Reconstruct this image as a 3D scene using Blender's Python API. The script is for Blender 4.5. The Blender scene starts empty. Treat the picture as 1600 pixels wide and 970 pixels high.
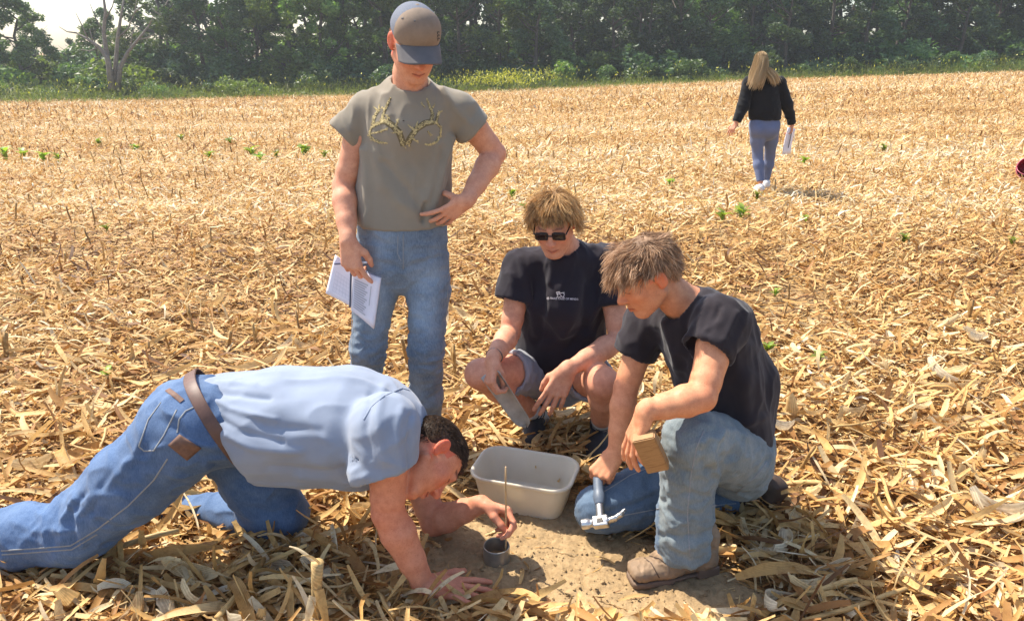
import bpy, bmesh, math, random
import numpy as np
from mathutils import Vector, Matrix
from mathutils.bvhtree import BVHTree

R_ = math.radians
random.seed(7)
scene = bpy.context.scene
col = scene.collection

# ------------------------------------------------------------------ camera
CAM_H, CAM_F, CAM_P = 1.67, 1155.0, R_(19.5)
cam_d = bpy.data.cameras.new('camera')
cam = bpy.data.objects.new('camera', cam_d); col.objects.link(cam)
cam.location = (0, 0, CAM_H); cam.rotation_euler = (math.pi/2 - CAM_P, 0, 0)
cam_d.sensor_width = 36.0; cam_d.lens = 36.0*CAM_F/1600.0
cam_d.clip_start = 0.05; cam_d.clip_end = 2000.0
scene.camera = cam
# ------------------------------------------------------------------ light
SUN = Vector((-0.56, 0.36, 1.0)).normalized()          # direction towards the sun
world = bpy.data.worlds.new('World'); scene.world = world; world.use_nodes = True
_nt = world.node_tree; _bg = _nt.nodes['Background']
_sky = _nt.nodes.new('ShaderNodeTexSky'); _sky.sky_type = 'NISHITA'; _sky.sun_disc = False
_sky.sun_elevation = math.asin(SUN.z); _sky.sun_rotation = math.atan2(SUN.x, SUN.y)
_sky.air_density = 1.0; _sky.dust_density = 1.6; _sky.ozone_density = 1.0
_nt.links.new(_sky.outputs[0], _bg.inputs[0]); _bg.inputs[1].default_value = 0.15
sun_d = bpy.data.lights.new('sun', 'SUN'); sun_d.energy = 4.8; sun_d.angle = R_(0.53); sun_d.color = (1.0, 0.93, 0.81)
sun = bpy.data.objects.new('sun', sun_d); col.objects.link(sun)
sun.rotation_euler = SUN.to_track_quat('Z', 'Y').to_euler(); sun.location = (-6, 6, 12)
scene.view_settings.view_transform = 'Standard'; scene.view_settings.look = 'None'
scene.view_settings.exposure = 0.88; scene.view_settings.gamma = 1.0
scene.view_settings.use_curve_mapping = False
scene.cycles.use_denoising = True
scene.cycles.max_bounces = 8; scene.cycles.diffuse_bounces = 4; scene.cycles.transparent_max_bounces = 8

# ------------------------------------------------------------------ pixel <-> place (to measure from the photograph)
_f = np.array([0, math.cos(CAM_P), -math.sin(CAM_P)]); _u = np.array([0, math.sin(CAM_P), math.cos(CAM_P)])
_r = np.array([1.0, 0, 0]); _c = np.array([0, 0, CAM_H])
def ray(px, py): return _f + (px-800)/CAM_F*_r - (py-485)/CAM_F*_u
def P(px, py, Y):                                      # the point at distance Y seen at that pixel
    d = ray(px, py); return _c + d*(Y/d[1])
def G(px, py, z=0.0):                                  # the point at height z
    d = ray(px, py); return _c + d*((z-CAM_H)/d[2])
def pix(V):
    v = np.asarray(V)-_c; k = v@_f
    return np.stack([800+CAM_F*(v@_r)/k, 485-CAM_F*(v@_u)/k], -1)
V3 = lambda *a: np.array(a if len(a) > 1 else a[0], float)
def unit(v): v = np.asarray(v, float); return v/np.linalg.norm(v)
def lerp(a, b, t): return np.asarray(a)*(1-t)+np.asarray(b)*t

# ------------------------------------------------------------------ objects
def tag(o, label=None, cat=None, group=None, kind=None):
    if label: o['label'] = label
    if cat: o['category'] = cat
    if group: o['group'] = group
    if kind: o['kind'] = kind
    return o
def mesh_np(name, V, Fc, smooth=True):
    me = bpy.data.meshes.new(name)
    V = np.ascontiguousarray(V, np.float32); Fc = np.ascontiguousarray(Fc, np.int32)
    me.vertices.add(len(V)); me.vertices.foreach_set('co', V.ravel())
    n, k = Fc.shape
    me.loops.add(n*k); me.loops.foreach_set('vertex_index', Fc.ravel())
    me.polygons.add(n); me.polygons.foreach_set('loop_start', np.arange(0, n*k, k, dtype=np.int32))
    me.polygons.foreach_set('use_smooth', np.full(n, smooth))
    me.update(calc_edges=True)
    return me
def obj(name, me, mat=None, parent=None):
    o = bpy.data.objects.new(name, me); col.objects.link(o)
    if mat is not None:
        if len(me.materials): me.materials[0] = mat
        else: me.materials.append(mat)
    if parent is not None: o.parent = parent
    return o
def empty(name, loc=(0, 0, 0)):
    o = bpy.data.objects.new(name, None); col.objects.link(o); o.location = loc; o.empty_display_size = .1
    return o
def attr_col(me, C, name='Col'):
    a = me.color_attributes.new(name, 'FLOAT_COLOR', 'POINT')
    C = np.asarray(C, np.float32)
    if C.shape[1] == 3: C = np.concatenate([C, np.ones((len(C), 1), np.float32)], 1)
    a.data.foreach_set('color', np.ascontiguousarray(C).ravel())
def attr_f(me, F, name):
    a = me.attributes.new(name, 'FLOAT', 'POINT'); a.data.foreach_set('value', np.ascontiguousarray(F, np.float32))
def bm_mesh(name, bm, smooth=False):
    me = bpy.data.meshes.new(name); bm.normal_update(); bm.to_mesh(me); bm.free()
    if smooth:
        for p in me.polygons: p.use_smooth = True
    return me

# ------------------------------------------------------------------ noise
_rs = np.random.RandomState(3); _perm = _rs.permutation(512).astype(np.int64); _perm = np.concatenate([_perm]*3)
_grad = _rs.normal(size=(512, 3)); _grad /= np.linalg.norm(_grad, axis=1)[:, None]
def perlin(p):
    p = np.asarray(p, float); i = np.floor(p).astype(np.int64); f = p-i; i &= 511
    w = f*f*f*(f*(f*6-15)+10); out = 0
    for a in (0, 1):
        for b in (0, 1):
            for c in (0, 1):
                g = _grad[_perm[_perm[_perm[i[:, 0]+a]+i[:, 1]+b]+i[:, 2]+c] & 511]
                d = (g*(f-np.array([a, b, c]))).sum(1)
                out = out + d*(w[:, 0] if a else 1-w[:, 0])*(w[:, 1] if b else 1-w[:, 1])*(w[:, 2] if c else 1-w[:, 2])
    return out*1.5
def fbm(p, oct=3):
    s = 0; a = 1.0
    for k in range(oct): s = s+a*perlin(p*2**k+17.3*k); a *= .5
    return s
# ------------------------------------------------------------------ materials
class NT:
    def __init__(s, name):
        s.m = bpy.data.materials.new(name); s.m.use_nodes = True; s.t = s.m.node_tree
        s.bsdf = s.t.nodes['Principled BSDF']; s.out = s.t.nodes['Material Output']
    def n(s, typ, **kw):
        nd = s.t.nodes.new('ShaderNode'+typ)
        for k, v in kw.items():
            if k.startswith('i_'):
                nd.inputs[k[2:].replace('_', ' ')].default_value = v
            else: setattr(nd, k, v)
        return nd
    def l(s, a, b): s.t.links.new(a, b)
    def coords(s, scale=(1, 1, 1), which='Object', rot=(0, 0, 0)):
        tc = s.n('TexCoord'); mp = s.n('Mapping'); mp.inputs['Scale'].default_value = scale
        mp.inputs['Rotation'].default_value = rot
        s.l(tc.outputs[which], mp.inputs[0]); return mp.outputs[0]
    def noise(s, vec, scale, detail=4, rough=.6, out='Fac', dist=0.0):
        nd = s.n('TexNoise'); nd.inputs['Scale'].default_value = scale; nd.inputs['Detail'].default_value = detail
        nd.inputs['Roughness'].default_value = rough; nd.inputs['Distortion'].default_value = dist
        if vec is not None: s.l(vec, nd.inputs['Vector'])
        return nd.outputs[out]
    def ramp(s, fac, stops):
        nd = s.n('ValToRGB'); cr = nd.color_ramp
        while len(cr.elements) < len(stops): cr.elements.new(.5)
        for e, (p, c) in zip(cr.elements, stops):
            e.position = p; e.color = (c[0], c[1], c[2], 1) if not np.isscalar(c) else (c, c, c, 1)
        s.l(fac, nd.inputs[0]); return nd.outputs[0]
    def mix(s, a, b, fac=None, mode='MIX', f=.5):
        nd = s.n('Mix', data_type='RGBA', blend_type=mode)
        nd.inputs[0].default_value = f
        if fac is not None: s.l(fac, nd.inputs[0])
        for k, v in ((6, a), (7, b)):
            if isinstance(v, (tuple, list)): nd.inputs[k].default_value = (*v[:3], 1)
            else: s.l(v, nd.inputs[k])
        return nd.outputs[2]
    def bump(s, h, strength=.3, dist=.002):
        nd = s.n('Bump'); nd.inputs['Strength'].default_value = strength; nd.inputs['Distance'].default_value = dist
        s.l(h, nd.inputs['Height']); s.l(nd.outputs[0], s.bsdf.inputs['Normal']); return nd
    def base(s, c):
        if isinstance(c, (tuple, list)): s.bsdf.inputs['Base Color'].default_value = (*c[:3], 1)
        else: s.l(c, s.bsdf.inputs['Base Color'])
    def set(s, **kw):
        for k, v in kw.items(): s.bsdf.inputs[k.replace('_', ' ')].default_value = v
        return s
M = {}
def plain(name, c, rough=.6, metal=0.0, var=.12, scale=30, bump=.15, bd=.001, **kw):
    t = NT(name); v = t.coords()
    nz = t.noise(v, scale); a = tuple(x*(1-var) for x in c); b = tuple(min(1, x*(1+var)) for x in c)
    t.base(t.ramp(nz, [(.3, a), (.7, b)])); t.set(Roughness=rough, Metallic=metal)
    if bump: t.bump(t.noise(v, scale*8, 3), bump, bd)
    for k, x in kw.items(): t.bsdf.inputs[k.replace('_', ' ')].default_value = x
    M[name] = t.m; return t.m

def skin_mat(name, c):
    t = NT(name); v = t.coords()
    at = t.n('VertexColor', layer_name='Col')
    mott = t.mix(t.ramp(t.noise(v, 38, 5, .65), [(.3, (.86, .76, .73)), (.7, (1.08, 1.12, 1.12))]), t.ramp(t.noise(v, 330, 2), [(.30, (.74, .64, .60)), (.42, (1, 1, 1))]), mode='MULTIPLY', f=.8)
    b = t.mix(t.mix(at.outputs[0], c, mode='MULTIPLY', f=1.0), mott, mode='MULTIPLY', f=1.0)
    t.base(b); t.l(t.ramp(t.noise(v, 60, 4), [(.3, .50), (.7, .75)]), t.bsdf.inputs['Roughness'])
    t.bsdf.inputs['Subsurface Weight'].default_value = .06
    t.bsdf.inputs['Subsurface Radius'].default_value = (.012, .005, .003)
    t.bsdf.inputs['Subsurface Scale'].default_value = .6
    t.bsdf.inputs['Specular IOR Level'].default_value = .35
    t.bump(t.mix(t.noise(v, 420, 3), t.noise(v, 70, 4), f=.5), .3, .0012)
    M[name] = t.m
skin_mat('skin_fair', (.68, .325, .200))
skin_mat('skin_red', (.64, .262, .152))
skin_mat('skin_tan', (.66, .295, .155))

def cloth_mat(name, c, weave=900, var=.10, rough=.9, sheen=.2):
    t = NT(name); v = t.coords()
    at = t.n('VertexColor', layer_name='Col')
    nz = t.ramp(t.noise(v, 9, 5), [(.25, tuple(x*(1-var) for x in c)), (.75, tuple(min(1, x*(1+var)) for x in c))])
    t.base(t.mix(nz, at.outputs[0], mode='MULTIPLY', f=1.0)); t.set(Roughness=rough)
    t.bsdf.inputs['Sheen Weight'].default_value = sheen
    t.bsdf.inputs['Specular IOR Level'].default_value = .15
    h = t.mix(t.noise(v, weave, 2), t.noise(v, 60, 4), f=.45)
    t.bump(h, .35, .0012)
    M[name] = t.m
cloth_mat('shirt_taupe', (.265, .228, .175))
cloth_mat('shirt_blue', (.245, .285, .365))
cloth_mat('shirt_black', (.024, .019, .023), sheen=.16)
cloth_mat('shirt_navy', (.024, .0195, .026), sheen=.16)
cloth_mat('hoodie_black', (.014, .014, .016), sheen=.12)
cloth_mat('shorts_grey', (.30, .31, .34))
cloth_mat('sock_grey', (.5, .48, .44))
cloth_mat('leggings', (.135, .158, .25), sheen=.1)
def denim_mat(name, c, fade, amount=.5):
    t = NT(name); v = t.coords()
    at = t.n('VertexColor', layer_name='Col')
    big = t.noise(v, 7, 6, .65)
    fine = t.noise(t.coords((1, 1, .25)), 260, 3, .7)
    k = t.mix(big, fine, f=.4)
    cl = t.ramp(k, [(.34, c), (.34+.32/amount*.5, fade)])
    t.base(t.mix(cl, at.outputs[0], mode='MULTIPLY', f=1.0)); t.set(Roughness=.92)
    t.bsdf.inputs['Specular IOR Level'].default_value = .15
    t.bsdf.inputs['Sheen Weight'].default_value = .1
    t.bump(t.mix(t.noise(t.coords((1, 1, .3)), 700, 2), t.noise(v, 70, 4), f=.5), .5, .0015)
    M[name] = t.m
denim_mat('denim_stand', (.085, .118, .165), (.26, .31, .365))
denim_mat('denim_bent', (.040, .080, .17), (.13, .195, .32))
denim_mat('denim_kneel', (.10, .138, .18), (.235, .28, .315))
plain('denim_stitch', (.25, .26, .27), .9, scale=200)
plain('leather_belt', (.115, .058, .042), .55, var=.2, scale=60)
plain('leather_patch', (.14, .07, .045), .7, var=.25, scale=70)
plain('boot_leather', (.25, .165, .098), .75, var=.25, scale=25, bump=.3)
plain('boot_dark', (.062, .036, .022), .7, var=.25, scale=25, bump=.3)
plain('boot_sole', (.16, .105, .07), .8, var=.2)
plain('shoe_black', (.022, .021, .024), .75, var=.3)
plain('shoe_grey', (.36, .34, .33), .8, var=.25)
plain('shoe_white', (.72, .70, .67), .7, var=.1)
plain('sole_white', (.6, .58, .54), .7)
plain('steel', (.42, .40, .37), .32, 1.0, var=.15, scale=40, bump=.1)
plain('steel_dark', (.09, .082, .075), .5, .6, var=.2)
plain('ring_steel', (.38, .345, .29), .38, .7, var=.25, scale=22, bump=.1)
plain('hammer_steel', (.62, .60, .57), .28, .9, var=.1)
plain('hammer_grip', (.10, .125, .165), .5, var=.15)
plain('trowel_steel', (.44, .40, .35), .55, .25, var=.22, scale=18)
plain('stick_wood', (.48, .32, .16), .6)
plain('sunglass_black', (.012, .010, .011), .22, bump=0)
plain('lens_dark', (.02, .012, .013), .06, bump=0)
plain('paper', (.80, .75, .80), .85, var=.03, bump=.05)
plain('print_grey', (.50, .475, .50), .9, var=.06)
plain('print_light', (.64, .60, .65), .9, var=.06)
plain('notebook_dark', (.035, .04, .075), .5)
plain('spiral_wire', (.35, .38, .5), .4, .6)
plain('pen_white', (.75, .73, .75), .35)
plain('pen_dark', (.06, .06, .12), .35)
plain('cap_brown', (.25, .185, .135), .9, var=.18, scale=14, bump=.35)
plain('cap_grey', (.125, .118, .122), .9, var=.12, scale=20, bump=.35)
plain('cap_mesh', (.155, .17, .21), .9, var=.12, scale=300, bump=.5, bd=.003)
plain('text_dark', (.05, .045, .045), .9)
plain('text_white', (.55, .50, .52), .9)
plain('eye_white', (.6, .56, .53), .25, bump=0)
plain('wristband', (.16, .12, .10), .6)
plain('ring_silicone', (.65, .62, .58), .4)
plain('antler_print', (.50, .40, .19), .9, var=.5, scale=110, bump=0)
plain('antler_outline', (.15, .118, .062), .95, var=.2, bump=0)
plain('bucket_red', (.33, .012, .035), .4)
plain('bucket_rim', (.62, .15, .20), .4)
def hair_mat(name, dark, lite):
    t = NT(name); at = t.n('VertexColor', layer_name='Col')
    g = t.n('NewGeometry')
    c = t.ramp(at.outputs[0], [(0, dark), (.5, tuple(lerp(dark, lite, .45))), (1, lite)])
    t.base(c); t.set(Roughness=.55)
    t.bsdf.inputs['Specular IOR Level'].default_value = .25
    tr = t.n('BsdfTranslucent'); t.l(c, tr.inputs[0])
    mx = t.n('MixShader'); mx.inputs[0].default_value = .34
    t.l(t.bsdf.outputs[0], mx.inputs[1]); t.l(tr.outputs[0], mx.inputs[2]); t.l(mx.outputs[0], t.out.inputs[0])
    M[name] = t.m
hair_mat('hair_blond', (.20, .092, .032), (.84, .545, .25))
hair_mat('hair_light_brown', (.15, .078, .042), (.72, .47, .29))
hair_mat('hair_dark', (.03, .018, .012), (.15, .095, .062))
hair_mat('hair_long_blond', (.34, .23, .11), (.75, .58, .36))
# wood block with grain
t = NT('wood_block'); v = t.coords((1, 1, 9)); 
w = t.noise(t.coords((6, 6, 55)), 2.2, 5, .6, dist=.6)
t.base(t.ramp(w, [(.3, (.22, .105, .038)), (.5, (.38, .205, .08)), (.7, (.30, .155, .06))])); t.set(Roughness=.65)
t.bump(w, .2, .001); M['wood_block'] = t.m
# translucent cream plastic
t = NT('bin_plastic'); v = t.coords()
t.base(t.ramp(t.noise(v, 12, 5), [(.3, (.78, .71, .57)), (.7, (.85, .79, .66))])); t.set(Roughness=.38)
tr = t.n('BsdfTranslucent'); tr.inputs[0].default_value = (.82, .70, .48, 1)
mx = t.n('MixShader'); mx.inputs[0].default_value = .32
t.l(t.bsdf.outputs[0], mx.inputs[1]); t.l(tr.outputs[0], mx.inputs[2]); t.l(mx.outputs[0], t.out.inputs[0])
t.bump(t.noise(v, 90, 3), .08, .001); M['bin_plastic'] = t.m
# bare soil
t = NT('soil'); v = t.coords()
n1_ = t.noise(v, 3.0, 6, .65); n2_ = t.noise(v, 45, 5, .7)
c_ = t.mix(t.ramp(n1_, [(.3, (.33, .222, .118)), (.7, (.48, .34, .185))]), t.ramp(n2_, [(.3, (.72, .70, .66)), (.7, (1.1, 1.1, 1.1))]), mode='MULTIPLY', f=1.0)
t.base(c_); t.set(Roughness=.95); t.bsdf.inputs['Specular IOR Level'].default_value = .1
t.bump(t.mix(n2_, t.noise(v, 190, 4, .7), f=.5), .9, .008); M['soil'] = t.m
# the field floor between and beyond the leaves: soil with straw litter
t = NT('field_ground'); v = t.coords()
s1 = t.noise(t.coords((1, 2.2, 1)), 26, 5, .75); s2 = t.noise(v, .35, 4, .6); s3 = t.noise(v, 110, 3, .7)
c_ = t.ramp(t.mix(s1, s3, f=.45), [(.36, (.095, .055, .028)), (.48, (.27, .165, .072)), (.60, (.54, .38, .165)), (.74, (.68, .53, .28))])
t.base(t.mix(c_, t.ramp(s2, [(.3, (.86, .84, .80)), (.7, (1.08, 1.05, 1.0))]), mode='MULTIPLY', f=1.0)); t.set(Roughness=.95)
t.bump(t.mix(s1, s3, f=.5), .8, .02); M['field_ground'] = t.m
def straw_mat(name, stops, trans=.25):
    t = NT(name); at = t.n('VertexColor', layer_name='Col'); sp = t.n('SeparateColor'); t.l(at.outputs[0], sp.inputs[0])
    c = t.ramp(sp.outputs[0], stops)
    # fibres along the leaf: green channel runs across it, blue is a second random number
    wv = t.n('Math', operation='MULTIPLY'); t.l(sp.outputs[1], wv.inputs[0]); wv.inputs[1].default_value = 60.0
    sn = t.n('Math', operation='SINE'); t.l(wv.outputs[0], sn.inputs[0])
    fib = t.ramp(sn.outputs[0], [(.0, (.84, .82, .78)), (.6, (1.06, 1.06, 1.05))])
    spk = t.ramp(t.noise(t.coords(), 38, 5, .7), [(.28, (.62, .52, .42)), (.5, (1, 1, 1)), (.75, (1.1, 1.08, 1.02))])
    c = t.mix(t.mix(c, fib, mode='MULTIPLY', f=1.0), spk, mode='MULTIPLY', f=1.0)
    t.base(c); t.set(Roughness=.62); t.bsdf.inputs['Specular IOR Level'].default_value = .3
    tr = t.n('BsdfTranslucent'); t.l(c, tr.inputs[0])
    mx = t.n('MixShader'); mx.inputs[0].default_value = trans
    t.l(t.bsdf.outputs[0], mx.inputs[1]); t.l(tr.outputs[0], mx.inputs[2]); t.l(mx.outputs[0], t.out.inputs[0])
    M[name] = t.m
straw_mat('straw', [(0, (.14, .066, .028)), (.12, (.36, .172, .055)), (.34, (.58, .338, .115)), (.62, (.72, .49, .205)), (.85, (.78, .61, .345)), (1.0, (.83, .74, .56))])
straw_mat('stalk', [(0, (.20, .115, .05)), (.4, (.40, .245, .095)), (.75, (.56, .37, .15)), (1.0, (.66, .49, .25))], .05)
def leaf_mat(name, stops, trans=.3, rough=.42):
    t = NT(name); g = t.n('NewGeometry'); c = t.ramp(g.outputs['Random Per Island'], stops)
    oi = t.n('ObjectInfo'); hv = t.n('HueSaturation'); t.l(c, hv.inputs['Color'])
    mr = t.n('MapRange'); t.l(oi.outputs['Random'], mr.inputs[0]); mr.inputs[3].default_value = .65; mr.inputs[4].default_value = 1.5; t.l(mr.outputs[0], hv.inputs['Value'])
    m2 = t.n('MapRange'); t.l(oi.outputs['Random'], m2.inputs[0]); m2.inputs[3].default_value = .475; m2.inputs[4].default_value = .52; t.l(m2.outputs[0], hv.inputs['Hue'])
    c = hv.outputs[0]; t.base(c); t.set(Roughness=rough); t.bsdf.inputs['Specular IOR Level'].default_value = .35
    tr = t.n('BsdfTranslucent'); t.l(t.mix(c, (1.1, 1.25, .45), mode='MULTIPLY', f=1.0), tr.inputs[0])
    mx = t.n('MixShader'); mx.inputs[0].default_value = trans
    t.l(t.bsdf.outputs[0], mx.inputs[1]); t.l(tr.outputs[0], mx.inputs[2]); t.l(mx.outputs[0], t.out.inputs[0])
    M[name] = t.m
leaf_mat('leaf_tree', [(0, (0.056, 0.098, 0.033)), (.5, (0.094, 0.150, 0.048)), (1, (0.150, 0.206, 0.075))], .40)
leaf_mat('leaf_light', [(0, (0.102, 0.156, 0.038)), (.5, (0.156, 0.228, 0.058)), (1, (0.228, 0.288, 0.090))], .45)
leaf_mat('leaf_dark', [(0, (0.043, 0.073, 0.033)), (.5, (0.069, 0.110, 0.048)), (1, (0.106, 0.156, 0.062))], .35)
leaf_mat('leaf_weed', [(0, (.14, .21, .045)), (.5, (.24, .32, .075)), (.9, (.33, .39, .11)), (1, (.42, .39, .15))], .5)
leaf_mat('goldenrod', [(0, (.30, .27, .03)), (1, (.50, .42, .05))], .3)
leaf_mat('sprout', [(0, (.16, .22, .035)), (1, (.28, .33, .07))], .4)
plain('bark', (.105, .085, .065), .95, var=.4, scale=9, bump=.8, bd=.03)
plain('dead_wood', (.20, .175, .145), .9, var=.3, scale=7, bump=.6, bd=.02)

t = NT('verge_ground'); v = t.coords()
t.base(t.ramp(t.noise(v, 1.2, 6, .7), [(.35, (.035, .05, .018)), (.6, (.07, .09, .03)), (.8, (.12, .11, .05))])); t.set(Roughness=.95); t.bump(t.noise(v, 6, 4), .6, .1); M['verge_ground'] = t.m
# ------------------------------------------------------------------ solid modelling: blended round cones, ellipsoids and boxes, meshed by surface nets
def smin(a, b, k):
    if k <= 0: return np.minimum(a, b)
    h = np.clip(.5+.5*(b-a)/k, 0, 1); return b+(a-b)*h-k*h*(1-h)
def cap(a, b, ra, rb=None, n=None, s=1.0):
    a = V3(a); b = V3(b); rb = ra if rb is None else rb; ba = b-a; L2 = max(float(ba@ba), 1e-9); m = max(ra, rb)
    if n is not None: n = unit(n)
    def fn(x, y, z):
        qx = x-a[0]; qy = y-a[1]; qz = z-a[2]
        h = np.clip((qx*ba[0]+qy*ba[1]+qz*ba[2])/L2, 0, 1)
        dx = qx-h*ba[0]; dy = qy-h*ba[1]; dz = qz-h*ba[2]; q = dx*dx+dy*dy+dz*dz
        if n is not None:
            c = dx*n[0]+dy*n[1]+dz*n[2]; q = q+c*c*(1/(s*s)-1)
        return np.sqrt(q)-(ra+(rb-ra)*h)
    return fn, np.minimum(a, b)-m, np.maximum(a, b)+m
def ell(c, r, R=None):
    c = V3(c); r = V3(r); R = np.eye(3) if R is None else np.asarray(R, float); m = float(max(r)); rm = float(min(r))
    def fn(x, y, z):
        qx = x-c[0]; qy = y-c[1]; qz = z-c[2]; k0 = 0; k1 = 0
        for i in range(3):
            w = (qx*R[i, 0]+qy*R[i, 1]+qz*R[i, 2])/r[i]; k0 = k0+w*w; k1 = k1+(w/r[i])**2
        k0 = np.sqrt(k0); return k0*(k0-1)/np.sqrt(k1+1e-9)
    return fn, c-m, c+m
def rbox(c, hf, R=None, rad=.003):
    c = V3(c); hf = V3(hf); R = np.eye(3) if R is None else np.asarray(R, float); m = float(np.linalg.norm(hf))+rad
    def fn(x, y, z):
        qx = x-c[0]; qy = y-c[1]; qz = z-c[2]; o = 0; mx = None
        for i in range(3):
            w = np.abs(qx*R[i, 0]+qy*R[i, 1]+qz*R[i, 2])-(hf[i]-rad)
            o = o+np.maximum(w, 0)**2; mx = w if mx is None else np.maximum(mx, w)
        return np.sqrt(o)+np.minimum(mx, 0)-rad
    return fn, c-m, c+m
def half(pt, n, rad=.3):                               # half space beyond pt along n, kept within a ball of that radius
    pt = V3(pt); n = unit(n)
    def fn(x, y, z):
        qx = x-pt[0]; qy = y-pt[1]; qz = z-pt[2]
        return np.maximum(-(qx*n[0]+qy*n[1]+qz*n[2]), np.sqrt(qx*qx+qy*qy+qz*qz)-rad)
    return fn, pt-rad, pt+rad
class Solid:
    def __init__(s): s.ops = []
    def add(s, prim, k=.01): s.ops.append(('a', prim, k)); return s
    def sub(s, prim, k=.004): s.ops.append(('s', prim, k)); return s
    def grp(s, other, k=.004): s.ops.append(('g', other, k)); return s
    def tube(s, pts, rad, k=.012, n=None, fl=1.0):
        for i in range(len(pts)-1):
            nn = n[i] if isinstance(n, list) else n; ff = fl[i] if isinstance(fl, (list, tuple)) else fl
            s.add(cap(pts[i], pts[i+1], rad[i], rad[i+1], nn, ff), k)
        return s
    def bounds(s):
        lo = np.full(3, 1e9); hi = -lo
        for o, p, k in s.ops:
            if o == 'a': lo = np.minimum(lo, p[1]-k); hi = np.maximum(hi, p[2]+k)
            elif o == 'g': l2, h2 = p.bounds(); lo = np.minimum(lo, l2); hi = np.maximum(hi, h2)
        return lo, hi
    def near(s, lo, hi, m):
        if getattr(s, 'nb', None) != len(s.ops):
            L = []; Hh = []
            for o, p, k in s.ops:
                a, b = p.bounds() if o == 'g' else (p[1], p[2]); L.append(a-k); Hh.append(b+k)
            s.lo, s.hi, s.nb = np.array(L), np.array(Hh), len(s.ops)
        r = []
        for i in np.flatnonzero(((s.lo-m <= hi) & (s.hi+m >= lo)).all(1)):
            o, p, k = s.ops[i]
            if o == 'g':
                q = p.near(lo, hi, m)
                if any(t[0] != 's' for t in q): r.append((o, q, k))
            else: r.append((o, p, k))
        return r
def ev(ops, x, y, z, shape):
    f = np.full(shape, .5, np.float32)
    for o, p, k in ops:
        if o == 'a': f = smin(f, p[0](x, y, z), k)
        elif o == 's': f = -smin(-f, p[0](x, y, z), k)
        else: f = smin(f, ev(p, x, y, z, shape), k)
    return f
_CO = np.array([[i, j, k] for i in (0, 1) for j in (0, 1) for k in (0, 1)])
_ED = [(a, b) for a in range(8) for b in range(a+1, 8) if np.abs(_CO[a]-_CO[b]).sum() == 1]
def polygonize(solid, h, smooth=1):
    lo, hi = solid.bounds(); i0 = np.floor(lo/h).astype(int)-2; n = np.ceil((hi-lo)/h).astype(int)+5; B = 20
    S = (n+4).astype(np.int64); ids = []; pos = []; quads = []
    for bi in range(0, n[0], B):
        for bj in range(0, n[1], B):
            for bk in range(0, n[2], B):
                st = np.array([bi, bj, bk]); a = (i0+st-1)*h; b = a+(B+1)*h
                ops = solid.near(a, b, .012)
                if not any(o != 's' for o, _, _ in ops): continue
                ax = [((i0[d]+st[d]-1+np.arange(B+2))*h).astype(np.float32) for d in range(3)]
                cc = [np.full((1, 1, 1), .5*(a[d]+b[d]), np.float32) for d in range(3)]
                if abs(float(ev(ops, *cc, (1, 1, 1))[0, 0, 0])) > 2.6*B*h: continue
                f = ev(ops, ax[0][:, None, None], ax[1][None, :, None], ax[2][None, None, :], (B+2,)*3)
                ins = f < 0
                if ins.all() or not ins.any(): continue
                c = ins.astype(np.int8); cnt = 0
                for (i, j, k) in _CO: cnt = cnt+c[i:B+1+i, j:B+1+j, k:B+1+k]
                cells = np.argwhere((cnt > 0) & (cnt < 8))
                if len(cells):
                    fv = np.stack([f[cells[:, 0]+i, cells[:, 1]+j, cells[:, 2]+k] for (i, j, k) in _CO], 1)
                    sm = np.zeros((len(cells), 3)); ct = np.zeros(len(cells))
                    for (p, q) in _ED:
                        m = (fv[:, p] < 0) != (fv[:, q] < 0); t = np.where(m, fv[:, p]/(fv[:, p]-fv[:, q]+1e-12), 0)
                        sm += np.where(m[:, None], _CO[p]+(t[:, None])*(_CO[q]-_CO[p]), 0); ct += m
                    g = cells+st-1+2
                    ids.append((g[:, 0]*S[1]+g[:, 1])*S[2]+g[:, 2]); pos.append((cells+i0+st-1+sm/ct[:, None])*h)
                for d in range(3):
                    e = np.eye(3, dtype=int)[d]; u_, v_ = [(1, 2), (2, 0), (0, 1)][d]
                    A = ins[1:B+1, 1:B+1, 1:B+1]; Bn = ins[1+e[0]:B+1+e[0], 1+e[1]:B+1+e[1], 1+e[2]:B+1+e[2]]
                    pt = np.argwhere(A != Bn)
                    if not len(pt): continue
                    fl = A[pt[:, 0], pt[:, 1], pt[:, 2]]
                    g = pt+1+st-1+2; eu = np.eye(3, dtype=int)[u_]; evv = np.eye(3, dtype=int)[v_]
                    lin = lambda q: (q[:, 0]*S[1]+q[:, 1])*S[2]+q[:, 2]
                    q = np.stack([lin(g-eu-evv), lin(g-evv), lin(g), lin(g-eu)], 1)
                    q[~fl] = q[~fl][:, ::-1]; quads.append(q)
    ids = np.concatenate(ids); pos = np.concatenate(pos); quads = np.concatenate(quads)
    uq, first = np.unique(ids, return_index=True); Vt = pos[first]
    Fc = np.searchsorted(uq, quads); Fc = np.clip(Fc, 0, len(uq)-1)
    used = np.zeros(len(Vt), bool); used[Fc.ravel()] = True; mp = np.cumsum(used)-1; Vt = Vt[used]; Fc = mp[Fc]
    E = np.concatenate([Fc[:, [0, 1]], Fc[:, [1, 2]], Fc[:, [2, 3]], Fc[:, [3, 0]]])
    for _ in range(smooth):
        acc = np.zeros_like(Vt); ct = np.zeros(len(Vt))
        for d in range(3):
            acc[:, d] = np.bincount(E[:, 0], Vt[E[:, 1], d], len(Vt))+np.bincount(E[:, 1], Vt[E[:, 0], d], len(Vt))
        ct = np.bincount(E.ravel(), minlength=len(Vt)); Vt = Vt*.45+.55*acc/ct[:, None]
    return Vt, Fc
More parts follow.
